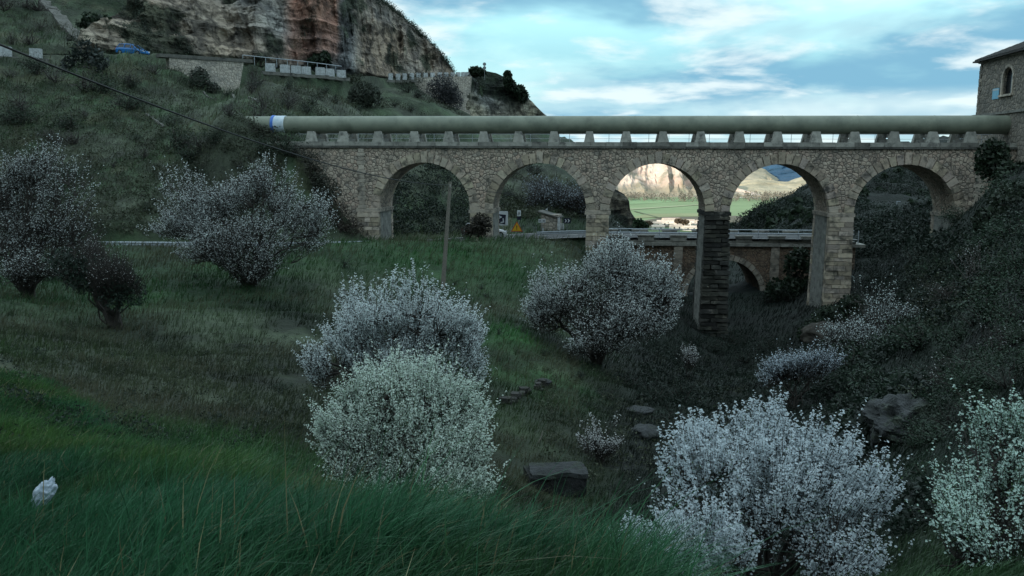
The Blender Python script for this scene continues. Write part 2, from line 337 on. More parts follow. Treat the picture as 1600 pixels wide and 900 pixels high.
# surface colour by place: grass, dry grass, soil, scrub
gpx, gpy = project(V.reshape(-1, 3)); gpx = gpx.reshape(GX.shape); gpy = gpy.reshape(GX.shape)
n_a = fbm(V*np.array([.12, .12, .12]), 21, 5); n_b = fbm(V*.5, 33, 4)
def C(*c): return np.array(c, float)
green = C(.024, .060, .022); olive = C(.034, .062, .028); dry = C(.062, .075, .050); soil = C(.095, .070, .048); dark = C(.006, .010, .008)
def gcol(x, y, na, nb):
    f = np.clip(.5+na*2.2, 0, 1)[..., None]; g = np.clip(.5+nb*1.8, 0, 1)[..., None]
    c = olive*f+dry*(1-f)
    c = c*(.5+.7*g)
    hl = (sm(y, 60, 72)*(x < 0))[..., None]; c = c*(1+.35*hl)
    n3_ = fbm(np.stack([x*.055, y*.055, 0*x], -1), 141, 4); m = (sm(n3_, .02, .22)*(y < 64))[..., None]; c = c*(1-m*.75)+C(.020, .072, .020)*(.6+.8*g)*m*.8
    m = (sm(-n3_, .08, .3)*(y < 64))[..., None]; c = c*(1-m*.55)+C(.070, .075, .060)*(.5+.9*g)*m*.5
    al = x*.64-y*.77; ac = x*.77+y*.64; st = fbm(np.stack([al*.05, ac*.42, 0*x], -1), 151, 5); m = (sm(y, 10, 14)*(1-sm(y, 60, 75)))[..., None]*np.clip(st*1.6, -.75, .9)[..., None]; c = c*(1+m*C(.8, .7, .75))
    nearg = ((1-sm(y, 9, 15))*(1-sm(x, .3, 1.3)))[..., None]; c = c*(1-nearg)+green*nearg
    # green mound before the bridge
    m = (np.exp(-(((x+4)/9)**2+((y-58)/9)**2)))[..., None]; c = c*(1-m*.8)+C(.03, .10, .03)*m*.8
    m = (np.exp(-(((x+24)/8)**2+((y-42)/10)**2)))[..., None]; c = c*(1-m*.7)+C(.025, .08, .028)*m*.7
    # brown bank on the near valley side
    m = (sm(y, 11, 15)*(1-sm(y, 26, 36))*(1-sm(x, 2, 6)))[..., None]; c = c*(1-m*.6)+C(.048, .048, .032)*(.7+.6*g)*m*.55
    # gully and right bank
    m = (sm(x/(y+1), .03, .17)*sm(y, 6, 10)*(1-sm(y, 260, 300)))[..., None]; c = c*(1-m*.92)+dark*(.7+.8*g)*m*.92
    m = sm(y, 300, 600)[..., None]; c = c*(1-m)+C(.12, .17, .07)*m
    m = ((na > .18)*(y > 70)*(y < 300)*(x < 0))[..., None]*g; c = c*(1-.5*m)+soil*.5*m
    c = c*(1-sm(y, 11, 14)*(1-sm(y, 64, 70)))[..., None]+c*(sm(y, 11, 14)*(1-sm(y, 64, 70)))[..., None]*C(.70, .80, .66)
    return c
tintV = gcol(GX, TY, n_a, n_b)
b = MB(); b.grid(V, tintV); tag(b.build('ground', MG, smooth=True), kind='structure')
# mountain behind the camera that shades the gorge
mx_, my_ = np.meshgrid(np.linspace(-1, 1, 90), np.linspace(0, 1, 50))
s_, t_ = mx_*620, my_
# ridge line runs at right angles to the sun's bearing
def ridge(s, t):
    d = np.array([.7071, -.7071]); nrm = np.array([-.7071, -.7071])
    hgt = 215*np.exp(-(np.abs(s+20)/400)**4)
    off = t*620-310
    z = hgt*np.exp(-(off/170)**2)
    x = -230+s*d[0]+off*nrm[0]; y = -230+s*d[1]+off*nrm[1]
    return np.stack([x, y, z-6+14*fbm(np.stack([x, y, 0*x], -1)*.012, 5, 5)*(z > 4)], -1)
R_ = ridge(s_, t_)
# keep its foot behind and beside the camera and out of the gorge in front
keep = R_[..., 1] > np.where(R_[..., 0] > -90, -14, 1e9)
R_[..., 2] = np.where(R_[..., 1] > -14, np.minimum(R_[..., 2], np.maximum(-8, (-(R_[..., 0])-75)*.8)), R_[..., 2])
b = MB(); b.grid(R_, np.broadcast_to(C(.06, .07, .045), R_.shape)); tag(b.build('hills', MG, smooth=True), kind='structure')
def road_strip(off0, off1, dz, name, m, x0=None, x1=None, tint=None, dash=None):
    xs = np.linspace(x0 if x0 is not None else RX[0], x1 if x1 is not None else RX[-1], 220)
    y = np.interp(xs, RX, RY); y = np.convolve(np.pad(y, 6, mode='edge'), np.ones(13)/13, 'valid'); z = np.interp(xs, RX, RZ)+dz
    tx = np.gradient(xs); ty = np.gradient(y); l = np.hypot(tx, ty); nx, ny = -ty/l, tx/l
    return xs, y, z, nx, ny
MRD = mat('asphalt', (.05, .052, .055), (.07, .07, .07), scale=3, bump=.2, bscale=40, tint=False)
MWH = mat('road_paint', (.7, .7, .68), (.5, .5, .5), scale=3, tint=False)
xs, y_, z_, nx_, ny_ = road_strip(0, 0, 0, '', None)
def strip(o0, o1, dz): return np.stack([np.stack([xs+nx_*o, y_+ny_*o, z_+dz], -1) for o in (o0, o1)], 0)
b = MB(); b.grid(strip(-3.3, 3.3, .03)); tag(b.build('road', MRD, smooth=True), kind='structure')
b = MB(); b.grid(strip(-3.0, -2.88, .036)); b.grid(strip(2.88, 3.0, .036)); 
for k in range(0, 216, 8):
    q = strip(-.06, .06, .036)[:, k:k+4]; b.grid(q)
tag(b.build('road_markings', MWH), kind='structure')

us_ = np.linspace(UX[0], UX[-1], 160); uy_ = np.interp(us_, UX, UY); uz_ = np.interp(us_, UX, UZ)+.05
b = MB(); b.grid(np.stack([np.stack([us_, uy_-2.5, uz_], -1), np.stack([us_, uy_+2.6, uz_], -1)])); tag(b.build('upper_road', MRD, smooth=True), kind='structure')
# ------------------------------------------------------------------ the aqueduct
BETA = math.atan(.10); BO = np.array([0, 71.4, 0.]); ex = np.array([math.cos(BETA), -math.sin(BETA), 0]); ey = np.array([math.sin(BETA), math.cos(BETA), 0])
def S(px, py=300., yl=0.):                        # pixel -> (s, z) on the bridge plane
    d = ray(px, py); o = BO+ey*yl; t = (o@ey)/(d@ey); q = d*np.asarray(t)[..., None] if np.ndim(t) else d*t
    return (q-BO)@ex, q[..., 2]
def Bw(s, y, z): return BO+ex*s+ey*y+np.array([0, 0, z])
MST = masonry('rubble_stone', [(.59, .47, .37), (.47, .39, .31), (.65, .54, .43), (.56, .42, .33), (.41, .36, .30)], (.17, .145, .12), 3.2, stain=(.10, .10, .09), stain_thr=(.5, .75), stain_scale=.45)
MBL = mat('dressed_stone', (.51, .44, .36), (.37, .33, .28), scale=2.2, bump=.7, bscale=7, bdist=.06, blotch=(.085, .083, .072), bl_scale=1.1, thr=(.5, .68))
MCN = mat('concrete_grey', (.36, .35, .31), (.24, .235, .21), scale=2.5, bump=.3, bscale=9, blotch=(.08, .08, .075), bl_scale=1.4, thr=(.52, .7))
MPIPE = mat('pipe_paint', (.24, .26, .20), (.19, .21, .165), scale=.8, rough=.55, bump=.12, bscale=3, blotch=(.12, .135, .105), bl_scale=.5, thr=(.5, .75), tint=False)
MDK = mat('wet_dark_stone', (.05, .05, .044), (.022, .024, .022), scale=1.6, bump=.9, bscale=6, bdist=.08, blotch=(.16, .15, .13), bl_scale=1.3, thr=(.6, .68))
TH = 4.6; HR = []
edges = [(593, 735), (768, 918), (953.5, 1099), (1139, 1296), (1334, 1493)]
cs = []
for l, r in edges: a, c_ = S(l, 330)[0], S(r, 330)[0]; cs.append(((a+c_)/2, (c_-a)/2))
print('arches', [(round(float(a), 2), round(float(r), 2)) for a, r in cs])
pitch = (cs[4][0]-cs[0][0])/4; c0 = sum(c[0] for c in cs)/5-2*pitch; RA = sum(c[1] for c in cs)/5
ZD = float(S(980, 232)[1]); ZC = float(S(1025, 255)[1]); ZS = ZC-RA
print('pitch', pitch, 'R', RA, 'deck', ZD, 'spring', ZS)
AC = [float(c[0])*.5+.5*(c0+i*pitch) for i, c in enumerate(cs)]; RA = float(RA)
XL, XR = float(S(470, 240)[0]), 41.2
aq = thing('stone_aqueduct', 'old stone aqueduct with five tall round arches carrying the thick green pipe', 'aqueduct', BO, -BETA)
ZB = -19.
PT = .03
# spandrel walls, soffits and side faces: one solid between the arches
b = MB(); seg = 28
bounds = [XL]+[(AC[i]+AC[i+1])/2 for i in range(4)]+[AC[4]+RA+3.0]
for y0, flip in ((0, 0), (TH, 1)):
    for i, xc in enumerate(AC):
        th = np.linspace(pi, 0, seg+1); ax = xc+RA*np.cos(th); az = ZS+RA*np.sin(th)
        
        v = np.stack([np.stack([ax, np.full_like(ax, y0), az], -1), np.stack([ax, np.full_like(ax, y0), np.full_like(ax, ZD)], -1)], 0)
        if flip: v = v[::-1]
        b.grid(v)
        for x0, x1 in ((bounds[i], xc-RA), (xc+RA, bounds[i+1])):
            v = np.array([[[x0, y0, ZS-.05], [x1, y0, ZS-.05]], [[x0, y0, ZD], [x1, y0, ZD]]], float)
            b.grid(v if not flip else v[::-1])
for i, xc in enumerate(AC):                        # intrados
    th = np.linspace(pi, 0, seg+1); ax = xc+RA*np.cos(th); az = ZS+RA*np.sin(th)
    v = np.stack([np.stack([ax, np.full_like(ax, TH), az], -1), np.stack([ax, np.full_like(ax, 0), az], -1)], 0); b.grid(v)
# left abutment below springing and right abutment
b.box(((XL-6+AC[0]-RA-.9)/2-.0, TH/2, (ZS-.05+ZB)/2), (AC[0]-RA-.9-(XL-6), TH, ZS-.05-ZB))
b.box((XL-3, TH/2, (ZD+ZS)/2), (6, TH, ZD-ZS+.1))
b.box(((bounds[5]+XR)/2, TH/2, (ZD+ZB)/2), (XR-bounds[5], TH-.004, ZD-ZB))
b.box(((AC[4]+RA+1+bounds[5])/2, TH/2, (ZS-.05+ZB)/2), (bounds[5]-AC[4]-RA-1, TH, ZS-.05-ZB))
b.build('spandrel_wall', MST, aq)
# voussoir rings
for i, xc in enumerate(AC):
    nv = 23; b = MB(); b9 = MB()
    for k in range(nv):
        a0, a1 = pi*k/nv, pi*(k+1)/nv; g = .02; L_ = .74+random.uniform(-.05, .1); o = random.uniform(.05, .11); tn = random.uniform(.68, 1.08)*np.array([1, random.uniform(.94, 1), random.uniform(.86, 1)])
        if k == nv//2: L_ = .95; o = .14
        for y0, y1 in ((-o, .5), (TH-.5, TH+o)):
            q = []
            for rr in (RA-.015, RA+L_):
                for a in (a0+g/2, a1-g/2):
                    q.append((xc-rr*math.cos(a), ZS+rr*math.sin(a)))
            pts = [q[0], q[1], q[3], q[2]]
            v = np.array([[p[0], y, p[1]] for y in (y0, y1) for p in pts])+0
            v[:4, [0, 2]] += RNG.uniform(-.02, .02, (4, 2))
            (b if y0 < 1 else b9).add(v, [[0, 1, 2, 3], [7, 6, 5, 4], [0, 4, 5, 1], [1, 5, 6, 2], [2, 6, 7, 3], [3, 7, 4, 0]], tn)
    b.build('arch_ring', MBL, aq); b9.build('arch_ring', MBL, aq)
# piers of coursed rusticated blocks
piers = [(AC[0]-RA-.95, .95, 'end'), *[((AC[i]+AC[i+1])/2, (AC[i+1]-AC[i])/2-RA, 'mid') for i in range(4)], (AC[4]+RA+.95, .95, 'end')]
for j, (xc, hw, kd) in enumerate(piers):
    b = MB(); dk = (j == 3)
    b.box((xc, TH/2, (ZS-.3+ZB)/2), (2*hw-.06, TH-.06, ZS-.3-ZB), tint=.8)
    z = ZS-.32; k = 0
    while z > ZB:
        h = random.uniform(.30, .44); bat = (ZS-z)*(.02 if j == 3 else .012); y0 = -.02-bat
        # front and back faces
        cuts = [-hw-bat, random.uniform(-.5, -.1)*hw, random.uniform(.2, .6)*hw, hw+bat] if k % 2 else [-hw-bat, random.uniform(-.2, .3)*hw, hw+bat]
        for c0_, c1_ in zip(cuts[:-1], cuts[1:]):
            for fy, sg in ((0, -1), (TH, 1)):
                o = random.uniform(.02, .30 if dk else .13); tn = (random.uniform(.5, 1.8) if dk else random.uniform(.6, 1.2))*np.array([1, .97, random.uniform(.85, 1)])
                b.box((xc+(c0_+c1_)/2, fy+sg*(o/2+bat/2), z-h/2), (c1_-c0_-.03+(random.uniform(-.08, .12) if dk else 0), .5+o+bat, h-(.07 if dk else .035)), tint=tn, jit=.035 if dk else .015)
        # sides: flatter ashlar
        yy = 0.5
        while yy < TH-.5:
            wd = random.uniform(.6, 1.0); y2 = min(yy+wd, TH-.45)
            for sg in (-1, 1):
                b.box((xc+sg*(hw-.1+bat/2), (yy+y2)/2, z-h/2), (.2+bat, y2-yy-.012, h-.012), tint=random.uniform(.7, .95)*np.array([.95, .98, 1.]), mi=1)
            yy = y2
        z -= h; k += 1
    b.box((xc, TH/2, ZS-.17), (2*hw+.26, TH+.3, .28), jit=.01, tint=.8)
    b.box((xc, TH/2, ZS-.02), (2*hw+.06, TH+.12, .12), jit=.01, tint=.95)
    o = b.build('pier', [MDK if dk else MBL, MCN], aq)
    if dk: o['label'] = 'blackened wet stained pier'
# quoins above the imposts on piers: long toothed pilaster strips at the two ends
for xc in (AC[0]-RA-1.5, AC[4]+RA+1.6):
    b = MB(); z = ZD-.05; k = 0
    while z > ZS:
        h = random.uniform(.32, .42); b.box((xc, 0, z-h/2), (.75 if k % 2 else .5, .14+random.uniform(0, .05), h-.03), tint=random.uniform(.7, 1.1), jit=.01); z -= h; k += 1
    b.build('quoin_strip', MBL, aq)
# deck ledge: slab course and kerb
b = MB(); x = XL-3
ZL = float(S(980, 222)[1])
while x < XR:
    wd = random.uniform(.9, 1.7); x2 = min(x+wd, XR)
    b.box(((x+x2)/2, TH/2, ZD+.09), (x2-x-.02, TH+.30+random.uniform(-.02, .03), .18), tint=random.uniform(.25, .5), jit=.008)
    b.box(((x+x2)/2, .26, (ZD+.18+ZL)/2), (x2-x-.02, .5+random.uniform(-.02, .03), ZL-ZD-.18), tint=random.uniform(.5, 1.2), jit=.012)
    b.box(((x+x2)/2, TH-.26, (ZD+.18+ZL)/2-.02), (x2-x-.02, .5, ZL-ZD-.22), tint=random.uniform(.5, 1.1), jit=.012)
    x = x2
b.build('deck_ledge', MCN, aq)
# pipe supports
sup = [483,533,588,645,699,754,809,865,921,979,1037,1096,1157,1217,1278,1339,1401,1462,1522]
ss = [float(S(p, 215)[0]) for p in sup]
fit = np.polyfit(range(len(ss)), ss, 1); print('support spacing', fit)
ZT = float(S(980, 205)[1]); PR = float(S(980, 180)[1]-S(980, 208.5)[1])/2*1.0; PZ = float(S(980, 180.5, 1.9)[1])-PR; PR *= 1.02
PZ = float(S(980, 181, 2.0)[1])-PR
print('pipe r', PR, 'z', PZ, 'support top', ZT, 'ledge', ZL)
for k, s in enumerate(ss):
    b = MB(); tn = random.uniform(.85, 1.15)
    b.box((s, .62, (ZL+ZT)/2), (.92, .62, ZT-ZL), taper=(.60, .7), tint=tn, jit=.012)
    b.box((s, TH-.75, (ZL+ZT)/2-.04), (.88, .62, ZT-ZL-.04), taper=(.62, .7), tint=tn*.8, jit=.012)
    b.box((s, TH/2, ZL-.06), (.5, TH-1.6, (PZ-PR-ZL+.12)*.9), tint=tn*.7)
    b.box((s, 2.2, PZ-PR+.02-.16), (.5, 1.2, .3), tint=tn*.7)
    b.build('pipe_support', MCN, aq)
# railing on the far side
b = MB(); 
for k in range(38):
    s = XL+k*1.75+.4
    if s < XR-.3: b.tube([(s, TH-.12, ZL-.1), (s, TH-.12, ZL+.85)], .022, 5)
for h in (.40, .80): b.tube([(XL-2, TH-.12, ZL+h), (XR, TH-.12, ZL+h)], .016, 5)
MRAIL = mat('galvanised', (.42, .46, .50), (.30, .33, .36), scale=6, rough=.5, metal=.15, tint=False)
b.build('railing', MRAIL, aq)
# the pipe
pipe = thing('water_pipe', 'thick green water pipe lying along the top of the stone aqueduct', 'pipe', BO, -BETA)
PY = 2.0
xs_ = np.concatenate([np.linspace(float(S(383, 190)[0])-.8, XR+.6, 90)])
b = MB(); b.tube(np.stack([xs_, np.full_like(xs_, PY), np.full_like(xs_, PZ)], -1), PR, 40); b.build('pipe_body', MPIPE, pipe, smooth=True)
for s in np.arange(XL+4.4, XR-1, 6.1): b = MB(); b.tube([(s-.03, PY, PZ), (s+.03, PY, PZ)], PR+.012, 40); b.build('weld_seam', MPIPE, pipe)
s0, s1 = float(S(413, 190)[0]), float(S(434, 190)[0])
MWR = mat('white_wrap', (.62, .68, .72), (.45, .55, .62), scale=3, rough=.5, tint=False); MBLU = mat('blue_band', (.05, .14, .5), (.08, .2, .55), scale=4, rough=.5, tint=False)
b = MB(); b.tube([(s0+.25, PY, PZ), (s1, PY, PZ)], PR+.05, 40); w_ = b.build('joint_sleeve', MWR, pipe, smooth=False); w_['label'] = 'white wrapped joint sleeve'
b = MB(); b.tube([(s0, PY, PZ), (s0+.25, PY, PZ)], PR+.09, 40); w_ = b.build('joint_band', MBLU, pipe); w_['label'] = 'bright blue joint band'
# ------------------------------------------------------------------ cliffs above the upper road
MCL = mat('cliff_rock', (1, 1, 1), (.5, .5, .5), scale=.35, bump=1.0, bscale=1.2, bdist=.6, detail=9, blotch=(.30, .31, .33), bl_scale=.22, thr=(.5, .6), cracks=((.22,.10,.35),(.6,.12,.5)))
def interp(x, pts): pts = np.array(pts, float); return np.interp(x, pts[:, 0], pts[:, 1])
def cliff(name, pxs, base, base_d, top, lean, colf, nu=160, nv=110, amp=2.2, depth=26., seed=1, freq=.09, py_base_add=14):
    u = np.linspace(pxs[0], pxs[1], nu); v = np.linspace(0, 1, nv)
    U, Vv = np.meshgrid(u, v)
    pb = interp(U, base)+py_base_add; pt = interp(U, top); py = pb+(pt-pb)*Vv
    Yb = interp(U, base_d); ln = interp(U, lean)
    zb = P(U, pb, Yb)[..., 2]; Y = Yb.copy()
    for _ in range(6):
        z = P(U, py, Y)[..., 2]; Y = Yb+ln*(z-zb).clip(0)
    X3 = P(U, py, Y)
    e = sm(Vv, 0, .06)*(1-.6*sm(Vv, .9, 1.))*np.minimum(1, (1-np.abs(2*(U-pxs[0])/(pxs[1]-pxs[0])-1))*8+.15)
    d1 = fbm(X3*np.array([1, 1, .55])*freq, seed, 6, True); d2 = fbm(X3*np.array([.5, .5, 2.2])*freq*2.2, seed+7, 5, True); d3 = fbm(X3*np.array([2.2, 1, .25])*freq*1.6, seed+3, 4)
    disp = (amp*(d1*1.1+d3*.9)+amp*.5*d2)*e
    X3 = X3.copy(); X3[..., 1] -= disp; X3[..., 2] += .25*disp*np.clip(Vv*2, 0, 1)*(Vv < .93)
    col = colf(U, py, X3, d1, d2)
    nb = 14; back = []
    for k in range(1, nb):
        q = X3[-1].copy(); f = k/(nb-1); q[:, 1] += depth*f; q[:, 2] -= (X3[-1, :, 2]-X3[0, :, 2]+8)*f**1.7; q[:, 2] += .8*fbm(q*.2, seed+30, 3)*(1-f); back.append(q)
    Va = np.concatenate([X3, np.array(back)]); Ca = np.concatenate([col, np.repeat(col[-1:], nb-1, 0)*.8])
    b = MB(); b.grid(Va, Ca)
    o = b.build(name, MCL, smooth=False); return o, X3
def mixv(a, b, f): return a*(1-f[..., None])+b*f[..., None]
def c_main(U, py, X, d1, d2):
    g = C(.30, .31, .30); tan = C(.42, .32, .23); red = C(.44, .19, .125); pale = C(.40, .33, .25); veg = C(.045, .06, .035)
    f = np.clip(.5+1.2*fbm(X*.07, 60, 5), 0, 1)
    c = mixv(np.broadcast_to(g, X.shape), np.broadcast_to(tan, X.shape), f*.95)
    c = mixv(c, np.broadcast_to(pale, X.shape), sm(py, 0, 60)*(1-sm(U, 330, 420))*.8)
    r = sm(U, 440, 465)*(1-sm(U, 528, 545))*(1-sm(py, 85, 110)); c = mixv(c, np.broadcast_to(red, X.shape), r*(.55+.45*f))
    r = sm(U, 555, 575)*(1-sm(U, 610, 650))*sm(py, 30, 70); c = mixv(c, np.broadcast_to(C(.46, .34, .24), X.shape), r*.7)
    dkc = sm(U, 528, 536)*(1-sm(U, 550, 566)); c = mixv(c, np.broadcast_to(C(.12, .125, .13), X.shape), dkc*.85)
    n = fbm(X*.16, 71, 6); vv = sm(n, .04, .16)*(1-.7*sm(U, 450, 470)*(1-sm(U, 530, 540))); c = mixv(c, np.broadcast_to(veg, X.shape), vv*.85)
    return c*(.72+.5*np.clip(.5+d2, 0, 1))[..., None]
CLF = cliff('cliff', (120, 712), [(120,72),(207,72),(260,80),(380,92),(480,101),(540,108),(600,114),(712,116)], [(120,115),(207,118),(380,129),(540,144),(640,164),(712,174)],
      [(120,-260),(590,-170),(591,-2),(625,22),(650,42),(668,60),(686,80),(700,96),(712,113)] if 0 else [(120,70),(170,46),(215,8),(260,-60),(330,-170),(500,-160),(560,-50),(588,-4),(612,10),(634,30),(650,44),(668,62),(686,82),(700,98),(712,116)],
      [(120,1.25),(260,.95),(400,.5),(460,.22),(530,.20),(545,.32),(712,.45)], c_main, nu=520, nv=230, amp=3.4, seed=2)
CLF[0]['kind'] = 'structure'
def c_out(U, py, X, d1, d2):
    f = np.clip(.5+1.3*fbm(X*.12, 61, 5), 0, 1)
    c = mixv(np.broadcast_to(C(.30, .31, .29), X.shape), np.broadcast_to(C(.55, .47, .32), X.shape), f*sm(py, 110, 175))
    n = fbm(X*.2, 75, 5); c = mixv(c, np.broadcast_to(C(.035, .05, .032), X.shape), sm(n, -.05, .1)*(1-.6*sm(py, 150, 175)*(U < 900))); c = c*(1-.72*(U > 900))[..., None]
    return c*(.7+.5*np.clip(.5+d2, 0, 1))[..., None]
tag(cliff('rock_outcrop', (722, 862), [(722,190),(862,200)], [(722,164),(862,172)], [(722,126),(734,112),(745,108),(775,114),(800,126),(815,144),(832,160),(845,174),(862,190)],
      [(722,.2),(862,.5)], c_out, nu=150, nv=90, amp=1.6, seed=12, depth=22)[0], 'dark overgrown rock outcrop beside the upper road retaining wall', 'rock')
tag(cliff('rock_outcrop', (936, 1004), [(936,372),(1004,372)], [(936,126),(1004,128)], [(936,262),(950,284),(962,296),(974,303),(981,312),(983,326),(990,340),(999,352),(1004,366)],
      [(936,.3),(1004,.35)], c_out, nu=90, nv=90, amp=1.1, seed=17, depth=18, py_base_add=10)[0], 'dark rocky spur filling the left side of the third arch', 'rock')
# ------------------------------------------------------------------ valley plain: fields, tracks, village
MF = mat('field_mat', (1, 1, 1), (.8, .8, .78), scale=.02, detail=8)
def field(name, pts, col, dz, kind='structure', **k):
    v = Qz([p[0] for p in pts], [p[1] for p in pts], -60+dz); b = MB(); n = len(v)
    b.add(v, [list(range(n))], col); return tag(b.build(name, MF), kind=kind)
field('field', [(700,350),(1500,350),(1500,307),(700,307)], C(.20, .27, .13), .3)
field('field', [(940,322),(1110,312),(1110,308),(940,308)], C(.21, .31, .15), .55)
field('track', [(960,327.5),(1102,318.2),(1102,319.6),(960,329.5)], C(.30, .33, .19), .8)
field('field', [(985,341),(1010,334),(1102,333),(1102,338),(1040,339)], C(.24, .26, .13), .8)
field('field', [(960,352),(990,347),(1040,338.5),(1150,337),(1190,346),(1190,354),(960,354)], C(.12, .105, .07), .6)
field('track', [(990,330),(992,329.4),(1070,350),(1066,350)], C(.10, .12, .07), 1.0)
field('track', [(1100,309.5),(1400,309.5),(1400,308.3),(1100,308.3)], C(.45, .42, .34), .8)
# badlands
def sheet(name, x0, x1, d, nu, nv, hf, colf, m, ybase=-62.):
    xs = np.linspace(x0, x1, nu); f = np.linspace(0, 1, nv); X, Ff = np.meshgrid(xs, f)
    return X, Ff
MBD = mat('badland_mat', (1, 1, 1), (.75, .72, .7), scale=.03, bump=.8, bscale=.06, bdist=8, detail=8)
def badlands():
    nu, nv = 520, 90; X, Ff = np.meshgrid(np.linspace(-500, 900, nu), np.linspace(0, 1, nv))
    px = 800+X/1600*1300
    top = interp(px, [(400,30),(800,26),(960,14),(1000,20),(1060,14),(1100,0),(1125,-24),(1150,-46),(1200,-60),(1600,-60)])
    gul = fbm(np.stack([X*.013+.4*fbm(np.stack([X*.004, Ff*1.2, 0*X], -1), 3, 2), Ff*.5, 0*X], -1), 41, 5, True)
    prof = sm(Ff, .12, .95)
    H = top+62
    Z = -62+H*(.18*sm(Ff, 0, .25)+.82*prof)+13*gul*sm(Ff, .1, .4)*(H/80).clip(0)
    Y = 1500+Ff*230-110*gul*sm(Ff, .08, .35)
    Vv = np.stack([X, Y, Z], -1)
    f = np.clip(.5+fbm(np.stack([X*.02, Y*.02, Z*.06], -1), 47, 5), 0, 1)
    c = mixv(np.broadcast_to(C(.66, .58, .49), Vv.shape), np.broadcast_to(C(.58, .42, .34), Vv.shape), f)
    lo = (1-sm(Ff, .18, .42))*.8; c = mixv(c, np.broadcast_to(C(.24, .22, .15), Vv.shape), lo)
    n = fbm(np.stack([X*.03, Y*.03, Z*.03], -1), 51, 5); c = mixv(c, np.broadcast_to(C(.16, .17, .11), Vv.shape), sm(n, .1, .25)*.6)
    back = [np.stack([X[-1], Y[-1]+k*60, Z[-1]-k*k*3.], -1) for k in range(1, 6)]
    b = MB(); b.grid(np.concatenate([Vv, back]), np.concatenate([c, np.repeat(c[-1:], 5, 0)]))
    tag(b.build('badland_cliffs', MBD), kind='structure')
badlands()
def farhill(name, pts, Y0, dep, col, seed, amp=10, base=-62, m=None, ncol=None):
    p = np.array(pts, float); nu, nv = 260, 60
    U, Ff = np.meshgrid(np.linspace(p[0, 0], p[-1, 0], nu), np.linspace(0, 1, nv))
    top = interp(U, pts); X = (U-800)/1300*(Y0+dep*Ff); zt = P(U[0], top[0], Y0+dep)[..., 2]
    Z = base+(zt-base)*sm(Ff, -.2, 1.)*1.0; Y = Y0+dep*Ff
    g = fbm(np.stack([X*.006, Y*.006, 0*X], -1), seed, 6, True); Y = Y-amp*3*g*sm(Ff, .05, .3); Z = Z+amp*.5*g*sm(Ff, .05, .4)*(1-sm(Ff, .8, 1))
    Vv = np.stack([X, Y, Z], -1); f = np.clip(.5+fbm(Vv*.012, seed+3, 5)*1.2, 0, 1)
    c = mixv(np.broadcast_to(np.array(col[0]), Vv.shape), np.broadcast_to(np.array(col[1]), Vv.shape), f)
    back = [np.stack([X[-1], Y[-1]+k*80, Z[-1]-k*k*6.], -1) for k in range(1, 6)]
    b = MB(); b.grid(np.concatenate([Vv, back]), np.concatenate([c, np.repeat(c[-1:], 5, 0)]))
    tag(b.build(name, MBD, smooth=True), kind='structure')
farhill('pale_hill', [(1040,300),(1090,272),(1130,262),(1165,259),(1188,264),(1212,283),(1260,305)], 2100, 700, (C(.42, .36, .26), C(.30, .27, .19)), 81, 14)
farhill('terraced_hill', [(1080,300),(1120,290),(1150,283),(1180,279),(1215,284),(1235,284),(1255,276),(1290,266),(1340,262),(1420,262)], 1560, 420, (C(.55, .47, .33), C(.34, .30, .20)), 83, 12)
farhill('blue_mountain', [(1000,262),(1100,255),(1170,250),(1220,243),(1300,238),(1450,235),(1700,240)], 2500, 1500, (C(.03, .085, .15), C(.02, .06, .11)), 87, 40)  # cloud shade and distance haze are put into the dark blue colour
# ------------------------------------------------------------------ foliage kit
def rot_basis(n):
    a = RNG.normal(size=(n, 3)); a /= np.linalg.norm(a, axis=1)[:, None]; b_ = RNG.normal(size=(n, 3)); b_ -= (a*b_).sum(1)[:, None]*a; b_ /= np.linalg.norm(b_, axis=1)[:, None]
    return a, b_, np.cross(a, b_)
def cards(mb, pts, size, k=4, tint=None, aspect=1., mi=0, upbias=0.):
    n = len(pts); nrm, a, b_ = rot_basis(n)
    if upbias:
        nrm = nrm*np.sign(nrm[:, 2:]+1e-9)+np.array([0, -.3, upbias]); nrm /= np.linalg.norm(nrm, axis=1)[:, None]; a = a-(a*nrm).sum(1)[:, None]*nrm; a /= np.linalg.norm(a, axis=1)[:, None]; b_ = np.cross(nrm, a); size = np.broadcast_to(size, (n,))
    an = np.arange(k)*2*pi/k
    v = pts[:, None]+size[:, None, None]*(a[:, None]*np.cos(an)[None, :, None]+aspect*b_[:, None]*np.sin(an)[None, :, None])
    if k > 4: v[:, ::2] += (nrm*size[:, None]*.25)[:, None]
    t = None if tint is None else np.repeat(tint, k, 0)
    mb.add(v.reshape(-1, 3), np.arange(n*k).reshape(n, k), t, mi)
def segs(mb, A0, A1, r0, r1, k=3, tint=None):
    d = A1-A0; d /= np.linalg.norm(d, axis=1)[:, None]+1e-9; a = np.cross(d, np.array([.3, .5, .81])); a /= np.linalg.norm(a, axis=1)[:, None]+1e-9; b_ = np.cross(d, a)
    an = np.arange(k)*2*pi/k; n = len(A0); r0 = np.broadcast_to(r0, (n,)); r1 = np.broadcast_to(r1, (n,))
    ring = a[:, None]*np.cos(an)[None, :, None]+b_[:, None]*np.sin(an)[None, :, None]
    v = np.concatenate([A0[:, None]+ring*r0[:, None, None], A1[:, None]+ring*r1[:, None, None]], 1)
    j = np.arange(k); f = np.stack([j, (j+1) % k, (j+1) % k+k, j+k], -1)
    F = (np.arange(n)[:, None, None]*2*k+f[None]).reshape(-1, 4); mb.add(v.reshape(-1, 3), F, tint)
MBK = mat('bark', (.055, .047, .04), (.03, .027, .024), scale=9, bump=.6, bscale=30, tint=False)
MBL2 = mat('blossom', (.88, .90, .88), tint=True, rough=.8, transl=.5)
MLF = mat('leaf', (1, 1, 1), tint=True, rough=.6, transl=.2)
